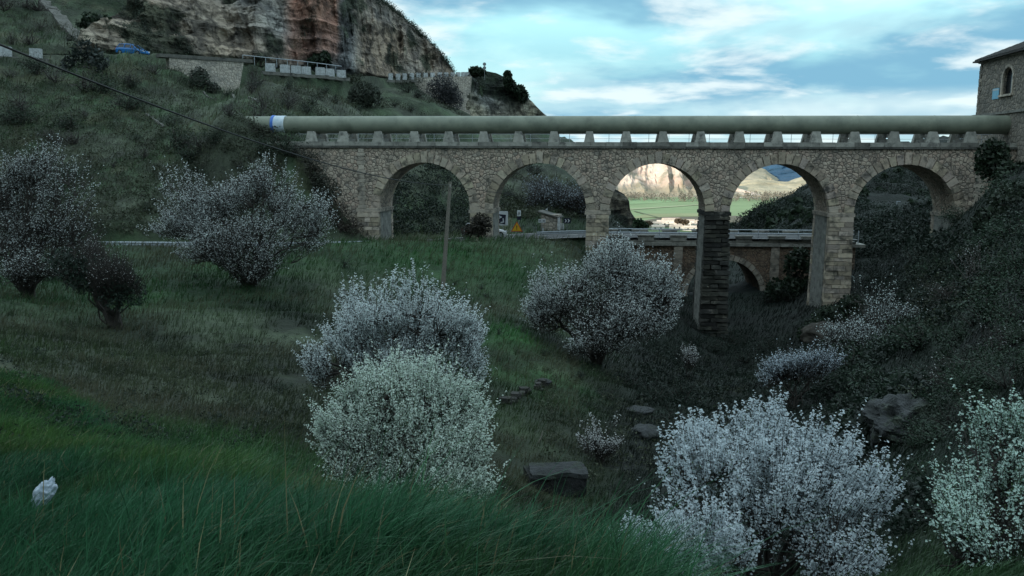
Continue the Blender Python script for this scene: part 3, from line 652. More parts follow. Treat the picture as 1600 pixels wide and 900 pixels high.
def limb_mesh(mb, base, targets, r, seed, nseg=7):
    for k, t in enumerate(targets):
        f = np.linspace(0, 1, nseg)[:, None]; t = np.asarray(t); b0 = base+RNG.normal(size=3)*[r*1.2, r*1.2, 0]
        p = b0*(1-f)+t*f; h = np.linalg.norm(t-b0); p[:, 2] += (.12*h*np.sin(pi*f[:, 0])); p[1:-1] += RNG.normal(size=(nseg-2, 3))*.035*h
        mb.tube(p, np.linspace(r*random.uniform(.6, 1), r*.18, nseg), 6)
        yield p
def lobe_pts(lobes, n, gap=.0, gf=1., seed=0, shell=.45):
    vol = np.array([l[3]*l[4] for l in lobes], float); ch = RNG.choice(len(lobes), size=n, p=vol/vol.sum())
    d = RNG.normal(size=(n, 3)); d /= np.linalg.norm(d, axis=1)[:, None]; r = RNG.random(n)**shell
    C0 = np.array([P(l[0], l[1], l[2]) for l in lobes]); R3 = np.array([[l[3]*l[2]/1300, min(l[3], l[4]*1.2)*l[2]/1300*.85, l[4]*l[2]/1300] for l in lobes])
    p = C0[ch]+d*r[:, None]*R3[ch]; out = d
    if gap: 
        nn = fbm(p*gf, seed, 3); k = nn > gap; p, out, ch = p[k], out[k], ch[k]
    return p, out, ch, C0, R3
def blossom_tree(label, base, lobes, ntw, tl, fs, nf, gap=-.25, gf=None, cat='blossom tree', leaf=0., lt=(.12, .2, .06), bright=1., trunk=.09, group=None, k=6, up=.55, seed=5, name='blossom_tree', bt=(1, 1, 1), thin=.06):
    B0 = P(*base); gzv = float(gz(B0[0], B0[1])); B0 = np.array([B0[0], B0[1], gzv-.05])
    sc = base[2]/1300
    p, out, ch, C0, R3 = lobe_pts(lobes, ntw, gap, gf or .9/(sc*60), seed)
    wf = 1./(sc*75); wa = sc*34
    p = p+wa*np.stack([fbm(p*wf, seed+40, 2), fbm(p*wf, seed+41, 2), fbm(p*wf, seed+42, 2)*1.2], -1)
    p[:, 2] = np.maximum(p[:, 2], gz(p[:, 0], p[:, 1])+.05)
    th = thing(name, label, cat, B0, 0, group)
    mb = MB(); paths = []
    tg = []
    for c0, r3 in zip(C0, R3):
        for q in range(3): tg.append(c0+RNG.uniform(-.5, .5, 3)*r3)
    for pth in limb_mesh(mb, B0, tg, trunk, 0): paths.append(pth)
    allp = np.concatenate([q[2:] for q in paths])
    # forks: from the nearest lower limb point to a share of the twig roots
    dirs = p-B0; dirs /= np.linalg.norm(dirs, axis=1)[:, None]; dr = dirs*.6+out*.35+np.array([0, 0, up])+RNG.normal(size=p.shape)*.22; dr /= np.linalg.norm(dr, axis=1)[:, None]
    L = tl*RNG.uniform(.5, 1.3, len(p))*np.where(RNG.random(len(p)) < .08, 2.1, 1.); A0 = p-dr*L[:, None]*.5; A1 = p+dr*L[:, None]*.5
    sel = RNG.choice(len(p), size=max(1, len(p)//4), replace=False)
    S0 = A0[sel]; near = np.empty_like(S0)
    for i in range(0, len(S0), 400):
        q = S0[i:i+400]; d2 = ((q[:, None]-allp[None])**2).sum(-1)+3*np.maximum(0, allp[None, :, 2]-q[:, None, 2])**2; near[i:i+400] = allp[d2.argmin(1)]
    mid = (near+S0)/2+RNG.normal(size=S0.shape)*.05*tl; tr = max(.0035, .00035*base[2])
    segs(mb, near, mid, tr*2.4, tr*1.7); segs(mb, mid, S0, tr*1.7, tr)
    segs(mb, A0, A1, tr, tr*.5)
    t_ = mb.build('trunk', MBK, th); t_.location = tuple(-B0)
    fl = MB(); tt_ = RNG.random((len(p), nf)); pos = A0[:, None]+(A1-A0)[:, None]*(tt_[..., None]*1.06)+RNG.normal(size=(len(p), nf, 3))*fs*.85
    pos = pos.reshape(-1, 3); hf = (pos[:, 2]-p[:, 2].min())/(np.ptp(p[:, 2])+.01)
    pk = np.clip(.30+1.0*hf+1.1*fbm(pos*(.55/(sc*60)), seed+9, 3), thin, 1); pos = pos[RNG.random(len(pos)) < pk]; g = RNG.uniform(.82, 1.0, len(pos))*bright; tn = np.stack([g*bt[0], g*bt[1], g*bt[2]], -1)
    cards(fl, pos, fs*RNG.uniform(.55, 1.1, len(pos)), k, tn, upbias=.9)
    o = fl.build('blossoms', MBL2, th); o.location = tuple(-B0)
    if leaf:
        lf = MB(); m_ = int(len(pos)*leaf); q = pos[RNG.choice(len(pos), m_)]+RNG.normal(size=(m_, 3))*fs*1.2; g = RNG.uniform(.6, 1.3, m_)[:, None]
        cards(lf, q, fs*RNG.uniform(.5, .9, m_), 4, g*np.array(lt), aspect=.45); o = lf.build('leaves', MLF, th); o.location = tuple(-B0)
    return th
# ------------------------------------------------------------------ blossoming trees and shrubs, near to far
# lobe = (px, py, distance, half width px, half height px)
blossom_tree('big white blossoming shrub at the bottom, right of the tall grass', (1200,880,7.2),
 [(1200,760,7.4,135,105),(1090,770,7.2,80,90),(1320,800,7.3,80,72),(1190,670,7.9,52,40),(1265,705,7.6,70,50),(1080,860,6.6,110,60),(1330,870,6.7,75,45),(1110,700,7.6,42,40)], 3300, .28, .0125, 30, gap=-.14, trunk=.03, leaf=.06, seed=11, up=.9, bright=.84, bt=(.92,.99,1.05), thin=.03)
blossom_tree('sparse green-tinged blossoming shrub in the bottom right corner', (1560,900,6.0),
 [(1560,715,6.3,70,66),(1510,820,5.8,60,70),(1590,830,5.7,60,70),(1500,760,6.2,50,50),(1640,760,6,60,80),(1600,680,6.4,60,46),(1490,860,5.6,60,50),(1600,880,5.4,80,50)], 2100, .28, .0115, 18, gap=-.05, trunk=.025, leaf=.7, lt=(.07,.13,.05), bt=(.80, .98, .90), bright=.9, seed=12, up=.7)
blossom_tree('bushy greenish white blossoming shrub in the centre, just beyond the tall grass', (650,790,11),
 [(650,640,11,105,80),(560,690,10.8,66,55),(720,650,11.2,60,60),(600,600,11.5,62,40),(690,720,10.5,88,44),(540,640,11.2,24,50),(515,690,11,30,36),(765,700,10.6,34,40),(740,768,10.2,52,26),(620,750,10.4,70,34),(540,740,10.4,40,26),(690,775,10.1,50,24)], 3800, .33, .0135, 24, gap=-.16, trunk=.04, leaf=.35, lt=(.14,.20,.08), bt=(.88, .98, .90), bright=.95, seed=13, up=.7)
blossom_tree('white domed blossom tree rising behind the central shrub', (640,690,16),
 [(640,495,16,90,58),(560,520,16,40,45),(705,530,16,48,52),(640,570,16,105,50),(502,570,15.6,28,26),(560,480,16.4,24,30),(735,575,16,24,40)], 4200, .40, .0165, 23, gap=-.24, trunk=.06, seed=14, bt=(.94,1,1.02), bright=.95)
blossom_tree('wide blossom tree in front of the second and third aqueduct piers', (930,560,40),
 [(985,425,40,66,46),(880,460,40,60,40),(950,500,39,70,46),(1010,470,40,40,42),(835,485,40,32,24),(920,540,38,40,22),(1040,450,40,22,34)], 4600, .95, .036, 15, gap=-.1, trunk=.10, bright=.85, bt=(.95,1,1.0), seed=15)
blossom_tree('grey white blossom tree in front of the road guardrail, below the pipe end', (385,415,46),
 [(310,315,46,72,40),(400,295,46,70,36),(450,340,46,55,34),(280,350,46,50,34),(380,370,45,75,34),(490,360,46,34,28),(430,400,46,50,22),(360,405,45,60,24)], 4200, 1.0, .037, 13, gap=-.04, trunk=.09, bright=.85, bt=(.95,1,1.0), seed=16, thin=.2)
blossom_tree('dark blossom tree at the left edge in front of the road', (40,430,40),
 [(60,258,40,64,30),(10,290,40,60,45),(110,300,40,38,40),(60,340,40,85,44),(-40,320,40,60,60),(110,380,40,50,30),(20,390,40,60,30),(50,425,39,70,22)], 3200, .9, .034, 8, gap=.0, trunk=.09, bright=.78, bt=(.95,1,1.0), seed=17, thin=.15)
blossom_tree('half bare blossoming bush low on the bank beneath the left tree', (170,480,34), [(140,420,34,58,34),(190,450,33,45,36)], 1600, .7, .022, 2, gap=-.05, trunk=.05, bright=.7, seed=18, cat='bush')
blossom_tree('small blossoming shrub in the gully between the two big white shrubs', (940,705,22), [(942,662,22,34,26),(932,690,22,44,18),(960,690,22,34,16)], 700, .38, .022, 9, gap=-.12, trunk=.03, bright=.7, seed=19, cat='bush')
blossom_tree('low blossoming shrub in the gully below the fourth arch', (1240,620,30), [(1240,570,30,52,26),(1215,590,30,28,22),(1280,560,30,28,18)], 1300, .55, .025, 12, gap=-.12, trunk=.05, bright=.75, bt=(.9,1,1.1), seed=20, cat='bush')
blossom_tree('upright thinly flowering shrub at the foot of the pier right of the fourth arch', (1380,560,40), [(1375,475,41,66,36),(1320,510,40,40,40),(1420,505,40,45,30),(1340,545,39,55,28),(1340,455,41,24,30)], 3600, 1.1, .032, 12, gap=-.05, trunk=.06, bright=.85, bt=(.92,1,1.0), seed=21, up=1.3)
blossom_tree('faint blossoming bush high on the right bank', (1530,460,36), [(1540,425,36,55,45),(1490,450,36,35,25)], 1400, .7, .026, 4, gap=-.1, trunk=.04, bright=.6, seed=22, cat='bush')
blossom_tree('thin scattering of blossom on a dark bush at the right edge, mid slope', (1560,600,20), [(1560,540,20,50,40),(1500,585,20,40,28)], 500, .5, .02, 3, gap=-.05, trunk=.04, bright=.6, seed=25, cat='bush')
blossom_tree('tiny blossoming sapling left of the dark stained pier foot', (1076,585,45), [(1076,568,45,14,20)], 120, .5, .034, 8, gap=-.4, trunk=.03, bright=.7, seed=23, cat='sapling')
blossom_tree('blossom tree behind the aqueduct seen through the second arch', (880,350,104), [(860,300,104,44,34),(905,310,104,30,28),(800,280,106,26,26)], 1900, 1.6, .09, 5, gap=-.05, trunk=.12, bright=.42, bt=(.9,1,1.1), seed=24)
# ------------------------------------------------------------------ scrub (dense undergrowth nobody could count)
def scrub(name, regs, col, seed, mats=MLF, dens=1.):
    mb = MB(); pts = []; rad = []; cl = []
    for (x0, y0, x1, y1, n, r0, r1, c) in regs:
        n = int(n*dens); px = RNG.uniform(x0, x1, n*2); py = RNG.uniform(y0, y1, n*2)
        # march the sight line to the ground
        d = ray(px, py); t = np.full(len(px), 8.); hit = np.zeros(len(px), bool); q = np.zeros((len(px), 3))
        for Y in np.exp(np.linspace(math.log(7), math.log(330), 70)):
            s = d*(Y/d[:, 1])[:, None]; g = gbase(s[:, 0], s[:, 1]); h = (s[:, 2] < g) & ~hit
            if h.any():
                a0 = np.full(h.sum(), Y/1.062); a1 = np.full(h.sum(), Y); dh = d[h]/d[h][:, 1:2]
                for _ in range(7):
                    am = (a0+a1)/2; sp = dh*am[:, None]; u_ = sp[:, 2] < gbase(sp[:, 0], sp[:, 1]); a1 = np.where(u_, am, a1); a0 = np.where(u_, a0, am)
                q[h] = dh*a1[:, None]
            hit |= h
        q = q[hit]; nn = fbm(q*np.array([.07, .07, .07]), seed, 4); q = q[nn > -.08][:n]
        q[:, 2] = gz(q[:, 0], q[:, 1])
        pts.append(q); rad.append(RNG.uniform(r0, r1, len(q))); cl.append(np.broadcast_to(np.array(c), (len(q), 3))*RNG.uniform(.6, 1.35, (len(q), 1)))
    q = np.concatenate(pts); r = np.concatenate(rad); c = np.concatenate(cl); K_ = 60; n = len(q)
    d = RNG.normal(size=(n, K_, 3)); d /= np.linalg.norm(d, axis=2)[..., None]; d[..., 2] = np.abs(d[..., 2])*.85; rr = RNG.random((n, K_, 1))**.5
    p = q[:, None]+d*rr*r[:, None, None]; p = p.reshape(-1, 3)
    cards(mb, p, np.repeat(r, K_)*RNG.uniform(.05, .14, n*K_), 3, np.repeat(c, K_, 0)*RNG.uniform(.6, 1.3, (n*K_, 1)), aspect=.7)
    return tag(mb.build(name, mats), kind='stuff')
DG = (.014, .024, .016); OL = (.05, .06, .035); GR = (.075, .08, .06); BR = (.075, .06, .045)
scrub('undergrowth', [(0,95,470,365,900,.35,1.3,OL),(0,95,470,365,600,.3,.9,GR),(0,0,250,80,260,.5,1.8,DG),(390,105,860,182,500,.5,1.6,OL),(390,105,760,182,350,.4,1.,GR),
   (600,255,740,370,320,.5,1.7,DG),(770,255,930,350,320,.5,1.6,OL),(430,230,590,370,160,.3,.9,BR),(480,240,592,374,500,.15,.5,OL),(500,290,592,374,400,.15,.5,BR)], None, 31)
scrub('undergrowth', [(1330,380,1600,720,1500,.25,1.0,DG),(1500,270,1600,420,500,.3,.8,DG),(1000,520,1330,640,420,.3,.9,DG),(850,560,1200,760,380,.15,.5,OL),(1150,640,1500,800,420,.15,.5,DG),(1500,620,1600,900,300,.08,.3,DG),(1330,255,1500,400,520,.8,2.2,DG),(1140,255,1345,372,900,.8,2.0,DG),(1400,560,1600,900,500,.1,.4,DG),(1420,380,1600,640,700,.25,.7,OL)], None, 32)
scrub('undergrowth', [(0,400,560,620,300,.1,.35,OL),(470,400,900,700,400,.1,.35,OL),(0,380,560,700,500,.08,.3,DG),(0,0,250,80,200,.3,.9,GR),(430,640,700,780,160,.06,.2,DG),(900,600,1330,900,500,.06,.25,DG),(80,385,250,440,60,.4,1.1,DG),(560,372,900,392,90,.15,.4,OL)], None, 33)
# ------------------------------------------------------------------ trees and bushes with leaves
def leafy(name, label, cat, base, lobes, n, cs, col, trunk=.15, group=None, gap=-.25, seed=3, snap=True, aspect=.6):
    B0 = P(*base); 
    if snap: B0 = np.array([B0[0], B0[1], float(gz(B0[0], B0[1]))-.1])
    th = thing(name, label, cat, B0, 0, group); p, out, ch, C0, R3 = lobe_pts(lobes, n, gap, 30./base[2] if base[2] > 60 else .8, seed, .5)
    mb = MB(); list(limb_mesh(mb, B0, [c for c in C0 for _ in (0, 1)], trunk, 0)); o = mb.build('trunk', MBK, th); o.location = tuple(-B0)
    mb = MB(); cards(mb, p, cs*RNG.uniform(.5, 1.2, len(p)), 4, np.array(col)*RNG.uniform(.55, 1.5, (len(p), 1)), aspect=aspect); o = mb.build('crown', MLF, th); o.location = tuple(-B0)
    return th
D2 = (.022, .036, .02)
def scatter(n, x0, y0, x1, y1, ymin=8.):
    px = RNG.uniform(x0, x1, n); py = RNG.uniform(y0, y1, n); d = ray(px, py); hit = np.zeros(n, bool); q = np.zeros((n, 3))
    for Y in np.exp(np.linspace(math.log(ymin), math.log(250), 260)):
        s = d*(Y/d[:, 1])[:, None]; h = (s[:, 2] < gbase(s[:, 0], s[:, 1])) & ~hit; q[h] = s[h]; hit |= h
    return q[hit]
BUSHLAB = {}
def bush_set(label, group, col, regs, rpx, nleaf=900, aspect=.3, seed=1, cat='bush'):
    pr = []
    for v in range(3):
        B0 = np.zeros(3); th = thing('bush', label, cat, B0, 0, group); n = nleaf
        mbt = MB(); tips = []
        for k in range(11):
            a = RNG.uniform(0, 2*pi); r = RNG.uniform(.1, .95); tip = np.array([math.cos(a)*r, math.sin(a)*r, RNG.uniform(.5, 1.15)*(1.15-.5*r)]); f = np.linspace(0, 1, 5)[:, None]
            pth = tip*f; pth[:, 2] = tip[2]*f[:, 0]**.8; pth[1:-1] += RNG.normal(size=(3, 3))*.05; mbt.tube(pth, np.linspace(.035, .008, 5), 4); tips.append(pth)
        mbt.build('trunk', MBK, th)
        T_ = np.array(tips); ii = RNG.integers(0, 11, n); f = RNG.random(n)**.6*3.99; i0 = f.astype(int); fr = (f-i0)[:, None]
        p = T_[ii, i0]*(1-fr)+T_[ii, np.minimum(i0+1, 4)]*fr+RNG.normal(size=(n, 3))*(.16*(.4+f/4))[:, None]; p[:, 2] = np.abs(p[:, 2])
        mb = MB(); cards(mb, p, RNG.uniform(.025, .07, n), 4, np.array(col)*RNG.uniform(.5, 1.6, (n, 1)), aspect=aspect); mb.build('crown', MLF, th); pr.append(th)
    k = 0
    for (n, x0, y0, x1, y1) in regs:
        q = scatter(n, x0, y0, x1, y1)
        for c in q:
            R_ = rpx*c[1]/1300*random.uniform(.55, 1.5); R_ = min(R_, 2.4); z = float(gz(c[0], c[1]))-.05*R_; s = (R_*random.uniform(.9, 1.4), R_*random.uniform(.9, 1.3), R_*random.uniform(.7, 1.1))
            if abs(c[1]-np.interp(c[0], RX, RY)) < 4+R_ and c[0] < 11: continue
            if c[0] < 0 and abs(c[1]-np.interp(c[0], UX, UY)) < 3+R_: continue
            if k < 3: o = pr[k]; o.location = (c[0], c[1], z); o.scale = s; o.rotation_euler = (0, 0, random.uniform(0, 6))
            else: copy_tree(pr[k % 3], (c[0], c[1], z), random.uniform(0, 6), None, s)
            k += 1
bush_set('dark leafy bush among many covering the steep right bank', 'dark bushes covering the right bank', (.026, .046, .027), [(30,1400,420,1600,700),(20,1300,520,1500,720),(14,1480,300,1600,430),(8,1430,640,1600,760)], 36, 1300, .4, 1)
bush_set('greyish bush among the darker ones on the right bank', 'greyish bushes on the right bank', (.060, .075, .060), [(9,1340,400,1600,600),(5,1480,560,1600,700)], 30, 1100, .2, 8)
bush_set('dark low bush in the undergrowth of the gully', 'dark bushes in the gully', (.014, .024, .016), [(16,1000,540,1330,640),(10,900,600,1100,740),(8,1090,640,1330,720),(6,1000,400,1330,520)], 24, 900, .35, 2)
bush_set('grey brown leafless bush on the hillside left of the pipe', 'leafless bushes on the left hillside', (.085, .082, .075), [(34,0,110,470,350),(9,0,20,120,80)], 21, 900, .16, 3)
bush_set('dark green bush on the hillside left of the pipe', 'green bushes on the left hillside', (.026, .042, .026), [(26,0,110,470,350)], 24, 1000, .4, 4)
bush_set('dark bush on the hillside between the upper road and the pipe', 'bushes between the upper road and the pipe', (.03, .045, .032), [(30,390,120,860,182)], 17, 700, .35, 5)
bush_set('dark bush on the slope seen through the first two arches', 'bushes behind the first two arches', (.03, .04, .032), [(24,590,260,930,360)], 18, 800, .3, 6)
bush_set('low dark bush on the grassy bank below the left road', 'low bushes on the bank below the left road', (.026, .045, .026), [(16,0,395,560,640),(9,640,400,860,600)], 12, 700, .35, 7)
leafy('bush', 'large round bare brown bush in front of the upper retaining wall', 'bush', (692,178,155), [(692,142,155,26,26),(705,155,155,20,20)], 5200, .32, (.045,.047,.05), seed=41, gap=-.5, aspect=.2)
leafy('bush', 'dark round bush on top of the rock outcrop beside the upper wall', 'bush', (746,118,166), [(742,112,166,9,8),(752,112,166,7,7)], 700, .45, D2, seed=42, snap=False)
leafy('pine_tree', 'small pointed conifer standing on the rock outcrop against the sky', 'tree', (793,135,168), [(793,122,168,7,12),(796,132,168,9,9)], 900, .4, D2, seed=43, snap=False)
leafy('bush', 'dark bush at the right end of the rock outcrop under a bare twig', 'bush', (812,150,170), [(808,142,170,14,9),(818,150,170,9,10)], 900, .45, D2, seed=44, snap=False)
leafy('bush', 'bushy green shrub behind the wall end, above the left white guard stones', 'bush', (570,170,128), [(570,150,128,26,22),(560,165,128,22,18)], 2600, .4, (.05,.06,.045), seed=45, gap=-.4, aspect=.3)
leafy('bush', 'dark shrub at the cliff foot beside the first white guard stone', 'bush', (602,122,158), [(603,112,158,9,9)], 500, .45, D2, seed=46)
leafy('bush', 'dark shrub at the foot of the red cliff face', 'bush', (500,104,138), [(502,92,138,16,12),(492,98,138,12,9)], 900, .45, D2, seed=47, snap=False)
leafy('bush', 'tall dark bush left of the blue car', 'bush', (140,120,104), [(140,90,104,30,26),(120,105,104,24,20)], 2600, .42, (.035,.045,.04), seed=48, aspect=.35)
leafy('bush', 'dark bush above the blue car on the hillside', 'bush', (170,50,120), [(160,40,120,26,16),(140,34,120,20,14)], 1200, .42, D2, seed=49)
leafy('bush', 'grey green bush growing against the roadside retaining wall', 'bush', (312,150,110), [(312,125,110,16,20),(330,140,110,14,12)], 1600, .3, (.055,.062,.05), seed=50, aspect=.3)
leafy('bush', 'dark bush in the abutment corner under the stone house', 'bush', (1560,290,60), [(1550,250,62,26,34),(1580,280,60,30,30)], 3000, .2, D2, seed=51, gap=-.35)
leafy('bush', 'low dark shrub at the right edge beneath the stone house', 'bush', (1590,340,48), [(1590,320,48,45,36),(1550,345,47,30,24)], 3000, .17, (.03,.042,.027), seed=52, gap=-.35)
leafy('bush', 'dark bush at the foot of the pier between the first and second arch', 'bush', (755,372,69), [(752,352,69,18,20),(735,362,69,16,12)], 2000, .17, (.04,.035,.028), seed=53, gap=-.5, aspect=.3)
leafy('bush', 'bare brown bush leaning on the left abutment wall', 'bush', (535,365,70), [(525,340,70,26,28),(550,355,70,20,16)], 2000, .15, (.05,.042,.033), seed=54, gap=-.5, aspect=.25)
leafy('bush', 'brown bush growing against the slanting left end of the aqueduct wall, topmost', 'bush', (490,285,71), [(492,262,71,18,22),(480,245,71.4,20,14)], 1800, .14, (.045,.045,.033), seed=91, gap=-.5, aspect=.3)
leafy('bush', 'dark tangled bush midway down the slanting left end of the aqueduct wall', 'bush', (515,320,70.3), [(514,300,70.3,20,24),(500,285,70.5,16,18)], 2000, .14, (.038,.042,.03), seed=92, gap=-.5, aspect=.3)
leafy('bush', 'dense dark bush on the bank under the far left blossom tree', 'bush', (170,480,33.5), [(150,430,33.5,60,34),(190,455,33,40,32),(110,410,34,40,24)], 5200, .08, (.018,.032,.022), seed=93, gap=-.45, aspect=.4)
leafy('bush', 'dark shrub under the pipe at the hillside end', 'bush', (415,220,75), [(405,212,75,34,20),(440,222,74,22,12)], 2400, .16, (.045,.045,.035), seed=55, gap=-.4, aspect=.35)
leafy('bush', 'dark bush hiding the foot of the pier between the fourth and fifth arch', 'bush', (1305,520,62), [(1300,500,62,34,26),(1330,480,62,22,22),(1275,520,61,30,22)], 3600, .14, D2, seed=58, gap=-.4)
leafy('tree', 'dark green roadside tree at the foot of the spur in the third arch', 'tree', (1000,362,120), [(998,350,120,10,8),(1006,353,120,8,6)], 500, .3, (.03,.055,.025), seed=56)
leafy('bush', 'dark bush at the base of the road bridge right of its arch', 'bush', (1245,440,80), [(1250,420,80,26,36),(1225,455,79,30,24)], 2600, .25, D2, seed=57, gap=-.4)
# dark wood on the far right hillside: each crown its own tree
# shrubs and ivy clinging to the cliff top and its ledges
X3 = CLF[1]; nv_, nu_ = X3.shape[:2]
ii = RNG.integers(int(nv_*.93), nv_, 520); jj = RNG.integers(int(nu_*.72), nu_-2, 520); q1_ = X3[ii, jj]
ii = RNG.integers(8, nv_, 2600); jj = RNG.integers(4, nu_-2, 2600); q2_ = X3[ii, jj]; q2_ = q2_[fbm(q2_*.16, 71, 6) > .08]
q = np.concatenate([q1_, q2_]); r = np.concatenate([RNG.uniform(.3, 1.1, len(q1_)), RNG.uniform(.3, 1.0, len(q2_))]); K_ = 40
d = RNG.normal(size=(len(q), K_, 3)); d /= np.linalg.norm(d, axis=2)[..., None]; p = (q[:, None]+d*RNG.random((len(q), K_, 1))**.5*r[:, None, None]).reshape(-1, 3)
mb = MB(); cards(mb, p, np.repeat(r, K_)*RNG.uniform(.07, .18, len(p)), 3, np.array([.035, .048, .032])*RNG.uniform(.6, 1.5, (len(p), 1)), aspect=.7); tag(mb.build('cliff_shrubs', MLF), kind='stuff')
def hits(px, py):
    d = ray(px, py); hit = np.zeros(len(px), bool); q = np.zeros((len(px), 3))
    for Y in np.exp(np.linspace(math.log(90), math.log(330), 160)):
        s = d*(Y/d[:, 1])[:, None]; h = (s[:, 2] < gbase(s[:, 0], s[:, 1])) & ~hit; q[h] = s[h]; hit |= h
    return q[hit]
wpx = RNG.uniform(1140, 1345, 150); wq = [hits(wpx, RNG.uniform(258, 366, 150))[:85], hits(RNG.uniform(1335, 1500, 60), RNG.uniform(225, 330, 60))[:34]]
proto = []
for v in range(3):
    t = leafy('evergreen_tree', 'dark round evergreen in the wood on the hillside behind the fourth arch', 'tree', (1200,340,150), [(1200,330,150,9,9),(1206,325,150,7,8),(1195,334,150,8,6)], 650, .42, (.02,.034,.018), seed=60+v, group='evergreens on the hillside behind the fourth arch', trunk=.2); proto.append(t)
k = 0
for qs, sg, lb in ((wq[0], 'evergreens on the hillside behind the fourth arch', 'dark round evergreen in the wood on the hillside behind the fourth arch'), (wq[1], 'evergreens on the slope behind the fifth arch', 'dark round evergreen on the slope behind the fifth arch')):
    for q in qs:
        v = k % 3; loc = (q[0], q[1], float(gz(q[0], q[1]))-.3); s_ = random.uniform(.8, 1.7)
        if k < 3: o = proto[v]; o.location = loc
        else: o = copy_tree(proto[v], loc, random.uniform(0, 6), lb, s_)
        o['group'] = sg; k += 1
# bare trees along the far side of the fields: one grey mass
mb = MB(); n = 520; px = RNG.uniform(930, 1420, n); Yt = RNG.uniform(1330, 1470, n); X = (px-800)/1300*Yt; h = RNG.uniform(7, 19, n)*(.7+.5*(fbm(np.stack([X*.02, 0*X, 0*X], -1), 3, 3)))
for q in range(26):
    f = RNG.random(n)**.7; rr = h*.33*np.sin(np.clip(f, .12, .97)*pi)**.6
    p = np.stack([X+RNG.normal(size=n)*rr*.6, Yt+RNG.normal(size=n)*rr*.6, -60+h*f], -1); g = RNG.uniform(.7, 1.2, (n, 1))
    cards(mb, p, h*.12, 4, g*np.array([.20, .175, .14]), aspect=.5)
tag(mb.build('riverside_wood', MLF), kind='stuff')
# ------------------------------------------------------------------ grass
MGR = mat('grass_blade', (1, 1, 1), tint=True, rough=.5, transl=.3)
def blades(mb, q, L, wd, lean, col, nseg=3):
    n = len(q); ang = RNG.uniform(0, 2*pi, n); w_ = np.stack([np.cos(ang), np.sin(ang), 0*ang], -1); L = np.broadcast_to(L, (n,)); wd = np.broadcast_to(wd, (n,))
    ld = np.array([lean[0], lean[1], 0])+RNG.normal(size=(n, 3))*[.28, .28, 0]; rows = []
    for k in range(nseg+1):
        f = k/nseg; c = q+np.stack([ld[:, 0]*f*f, ld[:, 1]*f*f, (1-.35*f*(np.hypot(ld[:, 0], ld[:, 1])))*f], -1)*L[:, None]; hw = (wd*(1-f**1.5)*.5+.0002)[:, None]; rows.append(c-w_*hw); rows.append(c+w_*hw)
    V = np.stack(rows, 1); m = 2*(nseg+1); j = np.arange(nseg)*2; f = np.stack([j, j+1, j+3, j+2], -1)
    mb.add(V.reshape(-1, 3), (np.arange(n)[:, None, None]*m+f[None]).reshape(-1, 4), np.repeat(col, m, 0))
LEX = [(-14,22),(-7,13.5),(-5.2,10.8),(-3.8,9.0),(-2.0,6.9),(-1,5.8),(-.15,5.0),(.35,4.3),(.5,3.8),(.62,3.2),(.66,2.0),(.7,1.0)]
n = 330000; y = 2.2+14*RNG.random(n)**1.15; x = .8-RNG.random(n)*(y*.74+5.2); k = (y < interp(x, LEX)+RNG.normal(size=n)*.15) & (x < .8)
x, y = x[k], y[k]; q = np.stack([x, y, gz(x, y)], -1); na = fbm(q*np.array([.5, .5, 0]), 7, 3); nb = RNG.random(len(x))
long_ = sm(x, -3.8, -.8); nl = fbm(q*np.array([1.6, 1.6, 0]), 58, 3); L = (.14+.17*long_+.05*na)*(1+.75*nl)*RNG.uniform(.55, 1.3, len(x))*np.where(RNG.random(len(x)) < .02, 1.6, 1.)
col = np.where((nb < .03+.22*sm(fbm(q*np.array([.9, .9, 0]), 55, 3), .22, .5))[:, None], C(.20, .18, .10), mixv(np.broadcast_to(C(.028, .098, .046), q.shape), np.broadcast_to(C(.052, .112, .030), q.shape), np.clip(.25+na*1.5, 0, 1)))*RNG.uniform(.5, 1.35, (len(x), 1))*(1+.7*nl[:, None])
mb = MB(); blades(mb, q, L, (.0035+.003*long_+.0007*y), (.45, -.05), col, 4); tag(mb.build('grass', MGR), kind='stuff')
# rough tussocky grass over the slopes
n = 300000; u = RNG.random(n); y = np.exp(np.log(3.4)+u*(np.log(125)-np.log(3.4))); x = RNG.uniform(-1, 1, n)*((y+1)*.74+3.5); q = np.stack([x, y, gz(x, y)], -1)
ry = np.interp(x, RX, RY); k = (np.abs(y-ry) > 3.6) & (fbm(q*np.array([.6, .6, 0]), 90, 3) > -.45) & (y > interp(x, LEX)-.4); q = q[k]; x, y = q[:, 0], q[:, 1]
na = fbm(q*.12, 21, 5); nb2 = fbm(q*.5, 33, 4); c = gcol(x, y, na, nb2)*RNG.uniform(.7, 1.9, (len(x), 1))
k = (fbm(q*np.array([.25, .25, 0]), 92, 3)+RNG.normal(size=len(q))*.15 > .12) & (x/(y+1) < .08); c[k] = c[k]*.5+C(.10, .09, .06)*.6
mb = MB(); blades(mb, q, (.10+.007*y)*RNG.uniform(.5, 1.5, len(x)), .005+.0008*y, (.5, -.1), c, 2); tag(mb.build('dry_grass', MGR), kind='stuff')
